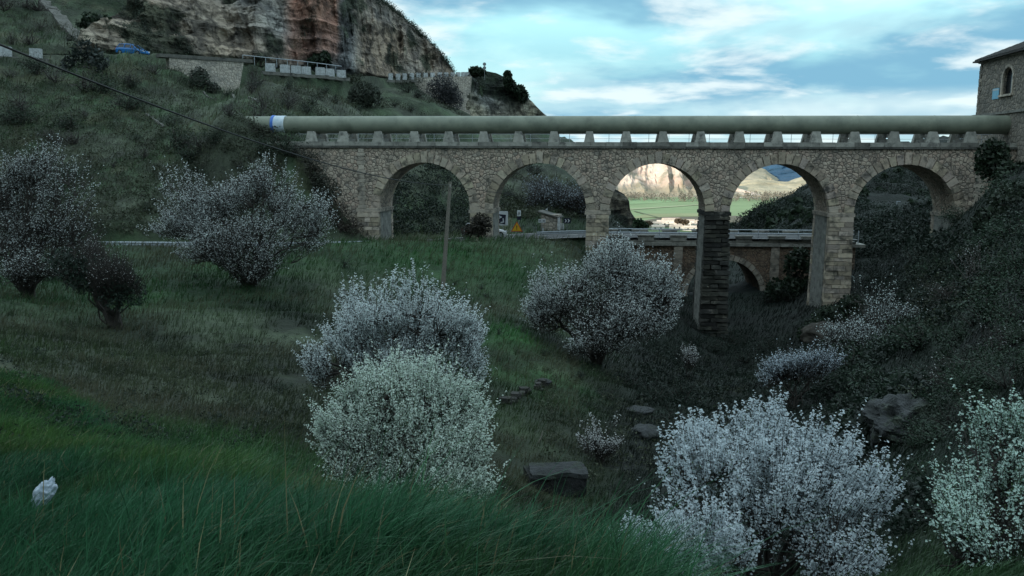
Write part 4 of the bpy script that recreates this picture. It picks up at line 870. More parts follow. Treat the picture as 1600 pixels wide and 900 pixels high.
# ------------------------------------------------------------------ stone house at the right end
def Be(px, py, s=40.6):                       # pixel -> (local y, z) on the end wall plane
    d = ray(px, py); o = BO+ex*s; t = (o@ex)/(d@ex); q = d*t; return float((q-BO)@ey), float(q[2])
HZ0 = Be(1535, 180)[1]; HZ1 = Be(1532, 99)[1]; HY1 = Be(1530, 130)[0]; HY0 = HY1-13.; HX0, HX1 = 40.6, 54.
house = thing('stone_house', 'stone house with hip roof and arched window at the right end of the aqueduct', 'house', BO, -BETA)
MHS = masonry('house_stone', [(.34, .30, .24), (.27, .24, .20), (.38, .33, .27), (.24, .22, .19)], (.16, .145, .125), 2.6, stain=(.13, .125, .11), stain_thr=(.5, .75), stain_scale=.4)
MRF = mat('roof_tile', (.10, .095, .09), (.06, .06, .06), scale=5, bump=.8, bscale=12)
MGL = mat('dark_glass', (.012, .015, .018), rough=.1, tint=False, spec=.5)
wy0, wz0 = Be(1580.5, 146); wy1, wz1 = Be(1569, 106); wc = (wy0+wy1)/2; wr = abs(wy1-wy0)/2
b = MB(); yv = np.linspace(HY0, HY1, 2)
def wallx(b, x, pieces):
    for (a0, a1, z0, z1) in pieces: b.add([[x, a1, z0], [x, a0, z0], [x, a0, z1], [x, a1, z1]], [[0, 1, 2, 3]])
zt_ = wz1-wr
wallx(b, HX0, [(HY0, wc-wr, HZ0, HZ1), (wc+wr, HY1, HZ0, HZ1), (wc-wr, wc+wr, HZ0, wz0)])
th_ = np.linspace(0, pi, 13); ya = wc-wr*np.cos(th_); za = zt_+wr*np.sin(th_)
for k in range(12): b.add([[HX0, ya[k+1], za[k+1]], [HX0, ya[k], za[k]], [HX0, ya[k], HZ1], [HX0, ya[k+1], HZ1]], [[0, 1, 2, 3]]); b.add([[HX0, ya[k], za[k]], [HX0, ya[k+1], za[k+1]], [HX0+.35, ya[k+1], za[k+1]], [HX0+.35, ya[k], za[k]]], [[0, 1, 2, 3]])
for yy in (wc-wr, wc+wr): b.add([[HX0, yy, wz0], [HX0+.35, yy, wz0], [HX0+.35, yy, zt_], [HX0, yy, zt_]], [[0, 1, 2, 3]])
b.add([[HX0, HY0, HZ0], [HX1, HY0, HZ0], [HX1, HY0, HZ1], [HX0, HY0, HZ1]], [[0, 1, 2, 3]]); b.add([[HX0, HY1, HZ0], [HX1, HY1, HZ0], [HX1, HY1, HZ1], [HX0, HY1, HZ1]], [[3, 2, 1, 0]]); b.add([[HX1, HY0, HZ0], [HX1, HY1, HZ0], [HX1, HY1, HZ1], [HX1, HY0, HZ1]], [[0, 1, 2, 3]])
z = HZ0; k = 0
while z < HZ1-.3:
    h = random.uniform(.3, .4); b.box((HX0+.2, HY1-.2, z+h/2), (.5 if k % 2 else .42, .42 if k % 2 else .7, h-.02), tint=random.uniform(.8, 1.15)); z += h; k += 1
b.build('wall', MHS, house)
b = MB(); b.box(((HX0+HX1)/2, (HY0+HY1)/2, (HZ0-.12+-14)/2), (HX1-HX0+.3, HY1-HY0+.3, HZ0-.12+14)); b.build('foundation', MHS, house)
b = MB(); b.box(((HX0+HX1)/2, (HY0+HY1)/2, HZ0-.02), (HX1-HX0+.6, HY1-HY0+.6, .2), tint=.7); b.box(((HX0+HX1)/2, (HY0+HY1)/2, HZ1+.06), (HX1-HX0+.3, HY1-HY0+.3, .22), tint=.75); b.build('cornice', MCN, house)
ov = .5; b = MB(); x0, x1, y0, y1 = HX0-ov, HX1+ov, HY0-ov, HY1+ov; zr = HZ1+.18; hr = 3.1; m_ = (y1-y0)/2; mx = (x1-x0)/2-.01; m_ = min(m_, mx)
v = [[x0, y0, zr], [x1, y0, zr], [x1, y1, zr], [x0, y1, zr], [x0+m_, y0+m_, zr+hr], [x1-m_, y1-m_, zr+hr], [x0, y0, zr-.12], [x1, y0, zr-.12], [x1, y1, zr-.12], [x0, y1, zr-.12]]
b.add(v, [[0, 1, 5, 4], [2, 3, 4, 5], [6, 7, 1, 0], [7, 8, 2, 1], [8, 9, 3, 2], [9, 6, 0, 3]], .9); b.add(v, [[3, 0, 4], [1, 2, 5]], .9); b.add(v, [[9, 8, 7, 6]], .6)
for f in np.linspace(.04, .96, 34):            # tile rolls on the end slope
    yy = y0+(y1-y0)*f; t = 1-abs(2*f-1); b.tube([(x0-.03, yy, zr+.03), (x0+m_*t, y0+(y1-y0)*f, zr+hr*t+.03)], .07, 5)
rf = b.build('roof', MRF, house)
b = MB(); b.box((HX0+.3, wc, (wz0+wz1)/2), (.04, 2*wr, wz1-wz0)); wn = b.build('window', MGL, house)
b = MB()
for k in range(12):
    r0, r1 = wr-.02, wr+.2; q = [(HX0-.06, wc-r*math.cos(a), zt_+r*math.sin(a)) for r in (r0, r1) for a in (th_[k]+.015, th_[k+1]-.015)]; q2 = [(HX0+.1, *p[1:]) for p in q]
    b.add([q[0], q[1], q[3], q[2], q2[0], q2[1], q2[3], q2[2]], [[3, 2, 1, 0], [2, 3, 7, 6], [0, 1, 5, 4], [1, 2, 6, 5], [3, 0, 4, 7]], random.uniform(.9, 1.2))
for sg in (-1, 1): b.box((HX0-.0, wc+sg*(wr+.09), (wz0+zt_)/2), (.14, .2, zt_-wz0), tint=1.1)
b.box((HX0-.05, wc, wz0-.08), (.3, 2*wr+.5, .16), tint=1.15)
fr = b.build('window_frame', MBL, wn)
sy0, sz0 = Be(1561, 154); sy1, sz1 = Be(1552.5, 139)
MSG = mat('sign_blue', (.16, .42, .60), (.20, .48, .64), scale=2, rough=.4, tint=False); MSW = mat('sign_white', (.5, .53, .55), rough=.4, tint=False)
sg = thing('information_sign', 'small pale blue sign plate fixed on the stone house wall left of its arched window', 'sign', Bw(HX0, (sy0+sy1)/2, sz0), -BETA)
b = MB(); b.box((-.05, 0, (sz1-sz0)/2), (.04, abs(sy1-sy0), sz1-sz0)); b.build('panel', MSG, sg)
b = MB(); b.box((-.075, 0, (sz1-sz0)*.86), (.012, abs(sy1-sy0)*.9, (sz1-sz0)*.14)); b.build('top_band', MSW, sg)
# ------------------------------------------------------------------ road bridge behind the aqueduct
B2 = P(1134, 380, 84.0); B2 = np.array([B2[0], B2[1], 0]); be2 = math.atan(.055)
rb = thing('road_bridge', 'lower brownish stone road bridge with one arch behind the aqueduct piers', 'bridge', B2, -be2)
MBR = masonry('brown_rubble', [(.30, .20, .14), (.23, .165, .12), (.34, .25, .18), (.20, .15, .115)], (.13, .10, .08), 3.0, stain=(.08, .07, .06), stain_thr=(.5, .72), stain_scale=.5)
R2 = 3.75; Z2D = -8.22; Z2C = -9.6; Z2S = Z2C-R2; W2 = 7.; XA, XB = -12.6, 12.9
b = MB(); th = np.linspace(pi, 0, 25); ax = R2*np.cos(th); az = Z2S+R2*np.sin(th)
for y0, fl in ((0, 0), (W2, 1)):
    v = np.stack([np.stack([ax, 0*ax+y0, az], -1), np.stack([ax, 0*ax+y0, 0*ax+Z2D], -1)]); b.grid(v[::-1] if fl else v)
v = np.stack([np.stack([ax, 0*ax+W2, az], -1), np.stack([ax, 0*ax, az], -1)]); b.grid(v)
for x0_, x1_ in ((XA, -R2), (R2, XB)): b.box(((x0_+x1_)/2, W2/2, (Z2D-26)/2), (x1_-x0_, W2, Z2D+26))
b.build('bridge_wall', MBR, rb)
b = MB(); nv = 21
for k in range(nv):
    a0, a1 = pi*k/nv+.01, pi*(k+1)/nv-.01; o = .06; q = [(-r*math.cos(a), Z2S+r*math.sin(a)) for r in (R2-.01, R2+.55) for a in (a0, a1)]; p4 = [q[0], q[1], q[3], q[2]]
    b.add([[p[0], y, p[1]] for y in (-o, .3) for p in p4], [[0, 1, 2, 3], [0, 4, 5, 1], [1, 5, 6, 2], [2, 6, 7, 3], [3, 7, 4, 0]], random.uniform(.65, .95))
b.build('arch_ring', MBL, rb)
for s in (-4.75, 4.95):
    b = MB(); z = Z2D-.02
    while z > -24: h = random.uniform(.34, .45); b.box((s, .0, z-h/2), (.85+random.uniform(-.06, .06), .36, h-.03), tint=random.uniform(.55, .85), jit=.01); z -= h
    b.build('pilaster', MBL, rb)
b = MB(); b.box((0, .2, Z2S-.1), (2*R2+1.6, .01, .01)); 
for sgn in (-1, 1): b.box((sgn*(R2+.35), W2/2, Z2S-.12), (.9, W2+.2, .24), tint=.9)
b.build('impost', MBL, rb)
b = MB(); x = XA
while x < XB: b.box((x+.6, W2/2, Z2D+.16), (1.18, W2+.5, .30), tint=random.uniform(.75, 1.05), jit=.006); x += 1.2
b.box(((XA+XB)/2, .1, Z2D+.42), (XB-XA, .3, .24), tint=.75)
b.build('deck_ledge', MCN, rb)
for k in range(8):
    for yy in (.1, W2-.1):
        b = MB(); s = -11.3+k*3.27; b.box((s, yy, Z2D+.72), (1.6, .4, .5), tint=random.uniform(.8, 1.05)); b.box((s, yy, Z2D+1.02), (1.75, .52, .13), tint=.75); b.build('parapet_block', MCN, rb)
b = MB()
for h, r_ in ((1.62, .055), (1.25, .075)): b.tube([(XA-1, .75, Z2D+h), (XB, .75, Z2D+h)], r_, 6)
for k in range(14): b.tube([(XA+k*2, .8, Z2D+.3), (XA+k*2, .8, Z2D+1.62)], .05, 5)
b.build('railing', MRAIL, rb)
# ------------------------------------------------------------------ guardrails
def guardrail(label, x0, x1, off, step=4.):
    xs2 = np.linspace(x0, x1, 60); y = np.interp(xs2, xs, y_)+off; z = np.interp(xs2, xs, z_); o = np.array([xs2[0], y[0], z[0]])
    t = thing('guardrail', label, 'guardrail', o)
    prof = [(0, .46), (.05, .50), (.05, .54), (-.01, .60), (.05, .66), (.05, .70), (0, .76)]
    V_ = np.stack([np.stack([xs2-o[0], y-o[1]-p[0], z-o[2]+p[1]], -1) for p in prof]); V2 = V_.copy(); V2[..., 1] += .012
    b = MB(); b.grid(V_); b.grid(V2[::-1]); b.build('rail_beam', MRAIL, t, smooth=True)
    for s in np.arange(x0+1, x1, step):
        b = MB(); b.box((s-o[0], np.interp(s, xs2, y)-o[1]+.08, np.interp(s, xs2, z)-o[2]+.3), (.1, .14, .9)); b.build('post', MRAIL, t)
guardrail('long low steel guardrail along the left road, behind the left blossom trees', float(RX[1]), float(P(600, 380, 68)[0]), -3.6)
guardrail('short guardrail curving past the road signs seen through the second arch', float(P(838, 380, 82)[0]), float(P(925, 380, 86)[0]), -3.7)
# ------------------------------------------------------------------ walls and guard stones of the upper road
MWL = masonry('wall_stone', [(.56, .49, .41), (.47, .41, .34), (.64, .56, .47), (.42, .38, .33)], (.3, .27, .23), 2.4, stain=(.17, .165, .15), stain_thr=(.5, .7))
a0 = P(264, 90, 110.5); a1 = P(381, 97, 117.); d_ = a1-a0; L_ = math.hypot(d_[0], d_[1]); rz_ = math.atan2(d_[1], d_[0]); sl_ = d_[2]/L_
t = thing('retaining_wall', 'pale stone retaining wall below the upper road, between the blue car and the cliff', 'wall', a0, rz_)
b = MB(); b.add([[x, y, z] for y in (0, 1.2) for x, z in ((0, -2.0), (L_-1.3, -5.6), (L_, sl_*L_), (0, 0))], [[0, 1, 2, 3], [7, 6, 5, 4], [1, 5, 6, 2], [3, 2, 6, 7], [4, 0, 3, 7]]); b.build('wall', MWL, t)
b = MB(); b.add([[x, y, z] for y in (-.15, 1.3) for x, z in ((-1.2, -.02), (L_+1.2, sl_*L_-.02), (L_+1.2, sl_*L_+.42), (-1.2, .42))], [[0, 1, 2, 3], [7, 6, 5, 4], [1, 5, 6, 2], [3, 2, 6, 7], [0, 4, 5, 1], [4, 0, 3, 7]], .38); b.build('coping', MCN, t)
a0 = P(612, 122, 155.5); a1 = P(737, 119, 164.); d_ = a1-a0; L_ = math.hypot(d_[0], d_[1]); rz_ = math.atan2(d_[1], d_[0]); sl_ = d_[2]/L_
t = thing('retaining_wall', 'grey stone retaining wall under the row of white guard stones beside the rock outcrop', 'wall', a0, rz_)
b = MB(); b.add([[x, y, z] for y in (0, 1.2) for x, z in ((0, -1.6), (L_*.45, -3.4), (L_-.5, -8.), (L_, sl_*L_), (L_*.45, sl_*L_*.45), (0, 0))], [[0, 1, 4, 5], [1, 2, 3, 4], [8, 7, 10, 9], [7, 6, 11, 10], [2, 8, 9, 3], [3, 9, 10, 4], [4, 10, 11, 5]]); b.build('wall', MWL, t)
MWS = mat('white_wash', (.52, .54, .55), (.28, .29, .29), scale=4, bump=.3, bscale=9)
gs = None
def guards(cent, labelf, dy, yoff, h=.75, wpx=7):
    global gs
    for k, (px, py) in enumerate(cent):
        X = P(px, py, np.interp((px-800), UR[:, 0]-800, UR[:, 2]))[0]; uy = float(np.interp(X, UX, UY))+yoff; X = float(P(px, py, uy)[0]); z = float(P(px, py, uy)[2])
        if gs is None:
            gs = thing('guard_stone', 'x', 'guard stone', (X, uy, z), rz_*.8, 'white guard stones along the upper road')
            b = MB(); b.box((0, 0, -.05), (1.05, .5, 1.0), jit=.03); b.build('block', MWS, gs); b = MB(); b.box((0, 0, -.75), (2.0, .45, .4), tint=.5, jit=.03); b.build('plinth', MCN, gs); gs['label'] = labelf(k); o = gs
        else: o = copy_tree(gs, (X, uy, z), None, labelf(k))
        o['group'] = 'white guard stones along the upper road'
guards([(610,119.5),(621.5,120),(632,119.5),(643,119),(653.5,118.5),(664.5,118),(675.5,118),(687,117.5),(697,117.5),(707,117.5),(716,117.2),(724,117),(731,117)], lambda k: 'small white guard stone in the row that ends at the rock outcrop', 0, -3.2)
for o in list(bpy.data.objects):
    if o.name.startswith('guard_stone'): o.scale = (.75, 1, 1.1)
lf0 = 0; lf = ['white guard stone %s in the row beneath the red cliff' % q for q in ('at the right end', 'second from the right', 'third from the right', 'fourth from the right')]
guards([(533,115),(515,113),(500,111),(478,110)], lambda k: lf[k], 0, -3.0)
guards([(462,108.5),(445,107),(422,105)], lambda k: 'guard stone half hidden by scrub, left of four clear ones beneath the red cliff', 0, -3.0)
guards([(8,80),(56,83)], lambda k: ('white guard stone at the left edge of the photo', 'white guard stone between the left edge and the dark bush')[k], 0, -3.0)
b = MB(); xs3 = np.linspace(UX[6], UX[8], 30); b.tube(np.stack([xs3, np.interp(xs3, UX, UY)-3.0, np.interp(xs3, UX, UZ)+1.25], -1), .05, 5)
for s in xs3[::3]: b.tube([(s, np.interp(s, UX, UY)-3.0, np.interp(s, UX, UZ)), (s, np.interp(s, UX, UY)-3., np.interp(s, UX, UZ)+1.25)], .04, 5)
tag(b.build('handrail', MRAIL), 'thin dark handrail above the white guard stones beneath the red cliff', 'handrail')
for o in list(bpy.data.objects):
    if o.name.startswith('guard_stone') and 'ends at the rock' not in o['label']: o.scale = (1.35, 1, 1.15)
MRK0 = mat('old_kerb', (.16, .155, .14), (.09, .09, .08), scale=2, bump=.5)
# concrete band on the top left slope and the kerb path by the pipe
def ribbon(name, label, cat, pts, wd, h, m, tint=None):
    q = np.array([P(*p) for p in pts]); n = 24; f = np.linspace(0, 1, n); g = np.linspace(0, 1, len(q)); c = np.stack([np.interp(f, g, q[:, i]) for i in range(3)], -1)
    c[:, 2] = gz(c[:, 0], c[:, 1]); t = np.gradient(c, axis=0)[:, :2]; t /= np.linalg.norm(t, axis=1)[:, None]; nn = np.stack([-t[:, 1], t[:, 0], 0*t[:, 0]], -1)
    ring = [c-nn*wd/2-[0, 0, .6], c-nn*wd/2+[0, 0, h], c+nn*wd/2+[0, 0, h], c+nn*wd/2-[0, 0, .6]]
    V_ = np.stack(ring+[ring[0]]); b = MB(); b.grid(V_[::-1], None if tint is None else np.full(V_.shape, tint)); 
    o = b.build(name, m, loc=c[0]); return tag(o, label, cat)
ribbon('concrete_channel', 'pale concrete drainage band running down the slope in the top left corner', 'channel', [(70,-10,131),(100,25,125),(128,58,120)], 1.8, .3, MRK0)
ribbon('stone_kerb', 'low stone kerb running from under the retaining wall down to the pipe end', 'kerb', [(318,148,108),(360,152,106),(385,165,98),(402,180,90)], .3, .25, MRK0)
ribbon('stone_kerb', 'short pale kerb fragment on the hillside under the black cable', 'kerb', [(228,160,93),(246,178,90),(256,190,88)], .3, .15, MRK0)
# ------------------------------------------------------------------ cars
MTY = mat('tyre', (.015, .015, .016), rough=.8, tint=False); MRM = mat('rim', (.4, .42, .44), rough=.35, metal=.7, tint=False)
MLP = mat('lamp_glass', (.7, .72, .75), rough=.15, tint=False); MRL = mat('tail_lamp', (.4, .02, .02), rough=.3, tint=False)
def car(label, col, loc, rz, pitch_=0.):
    t = thing('parked_car' if 'white' not in label else 'car', label, 'car', loc, rz); t.rotation_euler = (0, pitch_, rz)
    mp = mat('car_paint', col, rough=.3, tint=False, spec=.5)
    st = [(-2.05,.35,.55,.70),(-1.98,.28,.88,.80),(-1.6,.25,.95,.84),(-.8,.22,.97,.86),(0,.22,.96,.86),(.7,.22,.93,.86),(1.2,.23,.86,.84),(1.7,.26,.76,.80),(1.98,.30,.62,.72),(2.06,.36,.52,.62)]
    rows = []
    for x, z0, z1, hw in st:
        h = z1-z0; rows.append([(x, -hw*.96, z0), (x, -hw, z0+.25*h), (x, -hw, z0+.7*h), (x, -hw*.93, z0+.93*h), (x, -hw*.8, z1), (x, 0, z1+.015), (x, hw*.8, z1), (x, hw*.93, z0+.93*h), (x, hw, z0+.7*h), (x, hw, z0+.25*h), (x, hw*.96, z0), (x, 0, z0-.02), (x, -hw*.96, z0)])
    b = MB(); V_ = np.array(rows); b.grid(V_); b.add(V_[0, :-1], [list(range(12))]); b.add(V_[-1, :-1], [list(range(12))[::-1]])
    # roof and pillars
    rs = [(-1.85,.90,.66),(-1.55,1.38,.58),(-.9,1.46,.60),(.0,1.45,.60),(.35,1.38,.60),(1.05,.92,.68)]
    top = np.array([[(x, -hw, z-.04), (x, -hw*.9, z), (x, 0, z+.03), (x, hw*.9, z), (x, hw, z-.04)] for x, z, hw in rs[1:5]]); b.grid(top)
    for sgn in (-1, 1):
        for p0, p1 in (((-1.85, .9, .72), (-1.55, 1.36, .585)), ((-.75, .93, .80), (-.7, 1.42, .60)), ((1.1, .88, .76), (.35, 1.36, .60)), ((.15, .93, .80), (.2, 1.4, .6)), ((-1.55, 1.37, .59), (.35, 1.37, .60))):
            b.tube([(p0[0], sgn*p0[2], p0[1]), (p1[0], sgn*p1[2], p1[1])], .045, 6)
    b.build('body', mp, t, smooth=False)
    b = MB()
    for sgn in (-1, 1): b.add([(-1.75, sgn*.74, .92), (1.05, sgn*.77, .90), (.33, sgn*.60, 1.36), (-1.5, sgn*.58, 1.36)], [[0, 1, 2, 3]])
    b.build('side_windows', MGL, t)
    b = MB(); b.add([(1.1, -.76, .88), (1.1, .76, .88), (.36, .59, 1.37), (.36, -.59, 1.37)], [[0, 1, 2, 3]]); b.build('windscreen', MGL, t)
    b = MB(); b.add([(-1.87, -.7, .9), (-1.87, .7, .9), (-1.56, .57, 1.36), (-1.56, -.57, 1.36)], [[0, 1, 2, 3]]); b.build('rear_window', MGL, t)
    for x in (-1.3, 1.32):
        for sgn in (-1, 1):
            b = MB(); b.tube([(x, sgn*.66, .31), (x, sgn*.86, .31)], .31, 16); w_ = b.build('wheel', MTY, t)
            b = MB(); b.tube([(x, sgn*.80, .31), (x, sgn*.875, .31)], .19, 12); b.build('rim', MRM, w_)
    for sgn in (-1, 1):
        b = MB(); b.box((1.98, sgn*.58, .62), (.14, .26, .14)); b.build('headlight', MLP, t)
        b = MB(); b.box((-2.0, sgn*.66, .78), (.1, .14, .24)); b.build('tail_light', MRL, t)
        b = MB(); b.box((.85, sgn*.92, .98), (.14, .18, .12)); b.build('mirror', mp, t)
    return t
q = P(207, 80, 113.2); zc_ = float(np.interp(q[0], UX, UZ)); car('blue hatchback parked on the upper road edge at the top left', (.015, .15, .42), (q[0], q[1], zc_+.06), math.radians(-12), math.radians(4))
q = P(757, 370, 79.6); car('white car on the road, mostly hidden behind the pier left of the second arch', (.65, .66, .68), (q[0], q[1], float(np.interp(q[0], RX, RZ))+.03), math.radians(20))
q = P(1417, 352, 136); car('tiny white car on the road far behind the fifth arch', (.7, .72, .74), (q[0], q[1], q[2]-.7), math.radians(15))
# ------------------------------------------------------------------ signs on the road behind the second arch
MBK2 = mat('sign_black', (.012, .014, .03), rough=.4, tint=False); MYE = mat('sign_yellow', (.75, .42, .03), rough=.4, tint=False); MRE = mat('sign_red', (.45, .05, .03), rough=.4, tint=False); MPO = mat('post_grey', (.22, .23, .24), rough=.5, metal=.4, tint=False)
def flat(b, pts, y, th=.02, mi=0):
    n = len(pts); v = [[p[0], y, p[1]] for p in pts]+[[p[0], y+th, p[1]] for p in pts]; b.add(v, [list(range(n))], mi=mi); b.add(v, [[n+i for i in range(n)][::-1]], mi=mi)
    for i in range(n): b.add(v, [[i, (i+1) % n, n+(i+1) % n, n+i][::-1]], mi=mi)
def sign(name, label, px, py, Y, parts, post=True, ph=None, cat='road sign'):
    c = P(px, py, Y); g = float(np.interp(c[0], RX, RZ))+.0 if abs(np.interp(c[0], RX, RY)-Y) < 5 else float(gz(c[0], c[1])); hz_ = c[2]-g
    t = thing(name, label, cat, (c[0], c[1], g-.1), -.03)
    if post: b = MB(); b.tube([(0, .06, 0), (0, .06, max(hz_+.1, .3))], .035, 6); b.build('post', MPO, t)
    for nm, pts, m, y in parts:
        b = MB(); flat(b, [(x, z+hz_+.1) for x, z in pts], y); b.build(nm, m, t)
    return t
tri = lambda s: [(-.5*s, -.289*s), (.5*s, -.289*s), (0, .577*s)]
ex_ = [('border', tri(1.15), MRE, 0), ('face', tri(.92), MYE, -.025), ('exclamation_mark', [(-.025, -.02), (.025, -.02), (.045, .26), (-.045, .26)], MBK2, -.05), ('exclamation_dot', [(-.035, -.13), (.035, -.13), (.035, -.065), (-.035, -.065)], MBK2, -.05)]
sign('warning_sign', 'yellow triangular warning sign with red border and exclamation mark', 807.5, 356.5, 81.5, ex_)
def chev(x): return [(x-.02, .16), (x+.10, 0), (x-.02, -.16), (x-.13, -.16), (x-.01, 0), (x-.13, .16)][::-1]
sign('chevron_sign', 'dark blue sign with two white chevrons pointing right', 886, 345, 86, [('panel', [(-.38, -.27), (.38, -.27), (.38, .27), (-.38, .27)], MBK2, 0), ('chevron', chev(-.12), MSW, -.025), ('chevron', chev(.18), MSW, -.025)])
sign('direction_sign', 'tall white and black curve sign partly hidden by the pier left of the second arch', 786, 341, 84.5, [('panel', [(-.5, -.72), (.5, -.72), (.5, .72), (-.5, .72)], MSW, 0), ('black_field', [(-.46, -.5), (.22, -.62), (.30, .35), (-.46, .42)], MBK2, -.025), ('arrow', [(-.40, -.05), (-.08, .12), (-.40, .29), (-.40, .17), (-.25, .12), (-.40, .07)], MSW, -.05), ('arrow', [(-.25, -.50), (.12, -.42), (.06, .0), (-.04, .0), (-.02, -.32), (-.25, -.40)], MSW, -.05)])
sign('small_sign', 'small pale sign above the yellow warning triangle on a dark post', 811, 333, 90, [('panel', [(-.2, -.32), (.2, -.32), (.2, .32), (-.2, .32)], MSW, 0), ('lower_panel', [(-.2, -.72), (.2, -.72), (.2, -.36), (-.2, -.36)], MBK2, 0), ('mark', [(-.1, -.2), (.1, -.1), (.06, .2), (-.08, .1)], MPO, -.025)])
sign('double_sign', 'pair of small grey panels side by side on one post in the second arch', 847, 345, 85, [('panel', [(-.36, -.18), (-.02, -.18), (-.02, .18), (-.36, .18)], MSW, 0), ('panel', [(.02, -.18), (.36, -.18), (.36, .18), (.02, .18)], MSW, 0), ('mark', [(-.28, -.08), (-.12, -.08), (-.12, .08), (-.28, .08)], MPO, -.025), ('mark', [(.10, -.1), (.28, -.1), (.28, .1), (.10, .1)], MPO, -.025)])
sign('marker_post', 'short white marker post with dark foot beside the road in the second arch', 848.5, 361, 82, [('panel', [(-.06, -.3), (.06, -.3), (.06, .25), (-.06, .3)], MSW, 0)], cat='post')
sign('mast_sign', 'tiny white pennant shape on a thin mast above the small hut', 855, 326, 92, [('panel', [(-.22, -.1), (-.02, -.18), (.1, .3), (.02, .05)], MSW, 0)])
for px in (834.5, 838, 818): sign('delineator_post', 'thin dark delineator post by the road behind the yellow triangle', px, 353, 84, [('cap', [(-.05, -.05), (.05, -.05), (.05, .05), (-.05, .05)], MBK2, 0)], cat='post')['group'] = 'thin dark posts by the road in the second arch'
for k, px in enumerate((872, 876.5, 880)): sign('bollard', ('white stub post right next to the hut pillar', 'white stub post between two others right of the hut', 'white stub post farthest right of the hut')[k], px, 353.5, 87, [('cap', [(-.07, -.3), (.07, -.3), (.07, .3), (-.07, .3)], MWS, 0)], cat='post')
q = P(757, 115, 164)
t = thing('road_sign', 'pair of small round road signs on a thin post on top of the rock outcrop', 'road sign', q); b = MB(); b.tube([(0, 0, -1.2), (0, 0, 1.9)], .05, 6); b.build('post', MPO, t)
for z in (1.75, 1.05): b = MB(); b.tube([(0, -.1, z), (0, -.06, z)], .33, 16); b.build('disc', MPO, t)
# hut
q = P(858, 358, 90); t = thing('stone_hut', 'small grey hut with sloping roof and pale corner pillar beyond the second arch', 'hut', q, -.25)
b = MB(); b.box((0, 1.2, .7), (1.9, 2.2, 1.7), tint=.7); b.build('wall', MWL, t); b = MB(); b.add([(-1.3, -.1, 1.95), (1.1, -.1, 1.3), (1.1, 2.5, 1.3), (-1.3, 2.5, 1.95), (-1.3, -.1, 1.83), (1.1, -.1, 1.18), (1.1, 2.5, 1.18), (-1.3, 2.5, 1.83)], [[0, 1, 2, 3], [7, 6, 5, 4], [4, 5, 1, 0], [5, 6, 2, 1], [6, 7, 3, 2], [7, 4, 0, 3]], .3); b.build('roof', MCN, t)
b = MB(); b.box((1.05, 0, .6), (.22, .22, 1.3)); b.build('pillar', MWS, t)
# ------------------------------------------------------------------ pole and cables
MWD = mat('weathered_wood', (.20, .18, .15), (.12, .11, .095), scale=12, bump=.5, bscale=25, tint=False)
pb = P(691, 440, 51); pb[2] = float(gz(pb[0], pb[1])); pt_ = P(703.5, 284, 51.5)
t = thing('utility_pole', 'leaning grey wooden utility pole in front of the first arch', 'pole', pb)
b = MB(); b.tube([(0, 0, -.4), tuple(pt_-pb)], [.15, .10], 10); b.build('shaft', MWD, t)
b = MB(); b.tube([tuple(pt_-pb+[.0, -.15, -.35]), tuple(pt_-pb+[.0, -.15, -.15])], .06, 8); b.build('insulator', MCN, t)
MCB = mat('black_cable', (.012, .012, .012), rough=.6, tint=False)
def cable(label, a, c, sag, r, n=60):
    f = np.linspace(0, 1, n)[:, None]; p = a*(1-f)+c*f; p[:, 2] -= 4*sag*(f*(1-f))[:, 0]; b = MB(); b.tube(p-a, r, 6); o = b.build('cable', MCB); o.location = tuple(a); tag(o, label, 'cable')
at_ = pt_+np.array([0, -.15, -.2])
cable('long black cable sagging across the left hillside down to the wooden pole', P(-500, -140, 11), at_, .85, .022)
cable('thin grey cable running right from the pole top across the second pier', at_, P(928, 306, 69.5), .35, .018)
# ------------------------------------------------------------------ far road bridge seen through the fifth arch
a0 = P(1372, 361, 128); a1 = P(1424, 340, 142); d_ = a1-a0; L_ = float(np.linalg.norm(d_[:2])); ang = math.atan2(d_[1], d_[0]); sl_ = d_[2]/L_
t = thing('concrete_viaduct', 'small slanting concrete road viaduct far behind the fifth arch', 'viaduct', a0, ang)
def slab(b, y0, y1, z0, z1, tint): b.add([[x, y, z+sl_*x] for y in (y0, y1) for x, z in ((0, z0), (L_, z0), (L_, z1), (0, z1))], [[0, 1, 2, 3], [7, 6, 5, 4], [1, 5, 6, 2], [3, 2, 6, 7], [0, 4, 5, 1], [4, 0, 3, 7]], tint)
b = MB(); slab(b, 0, 5, -.5, -.1, 1.3); b.build('deck', MCN, t)
for y in (0, 4.7): b = MB(); slab(b, y, y+.3, .25, .45, 2.0); b.build('parapet_rail', MCN, t)
for x in (L_*.15, L_*.5, L_*.85): b = MB(); b.box((x, 2.5, -4.5+sl_*x), (.8, 3, 8)); b.build('pier', MCN, t)
q = P(1399, 348, 134); t = thing('lamp_post', 'thin tall lamp post above the far slanting viaduct', 'lamp post', q); b = MB(); b.tube([(0, 0, -3), (0, 0, 3.4)], .07, 6); b.build('shaft', MRAIL, t); b = MB(); b.box((.25, 0, 3.4), (.6, .18, .1)); b.build('lamp_head', MRAIL, t)
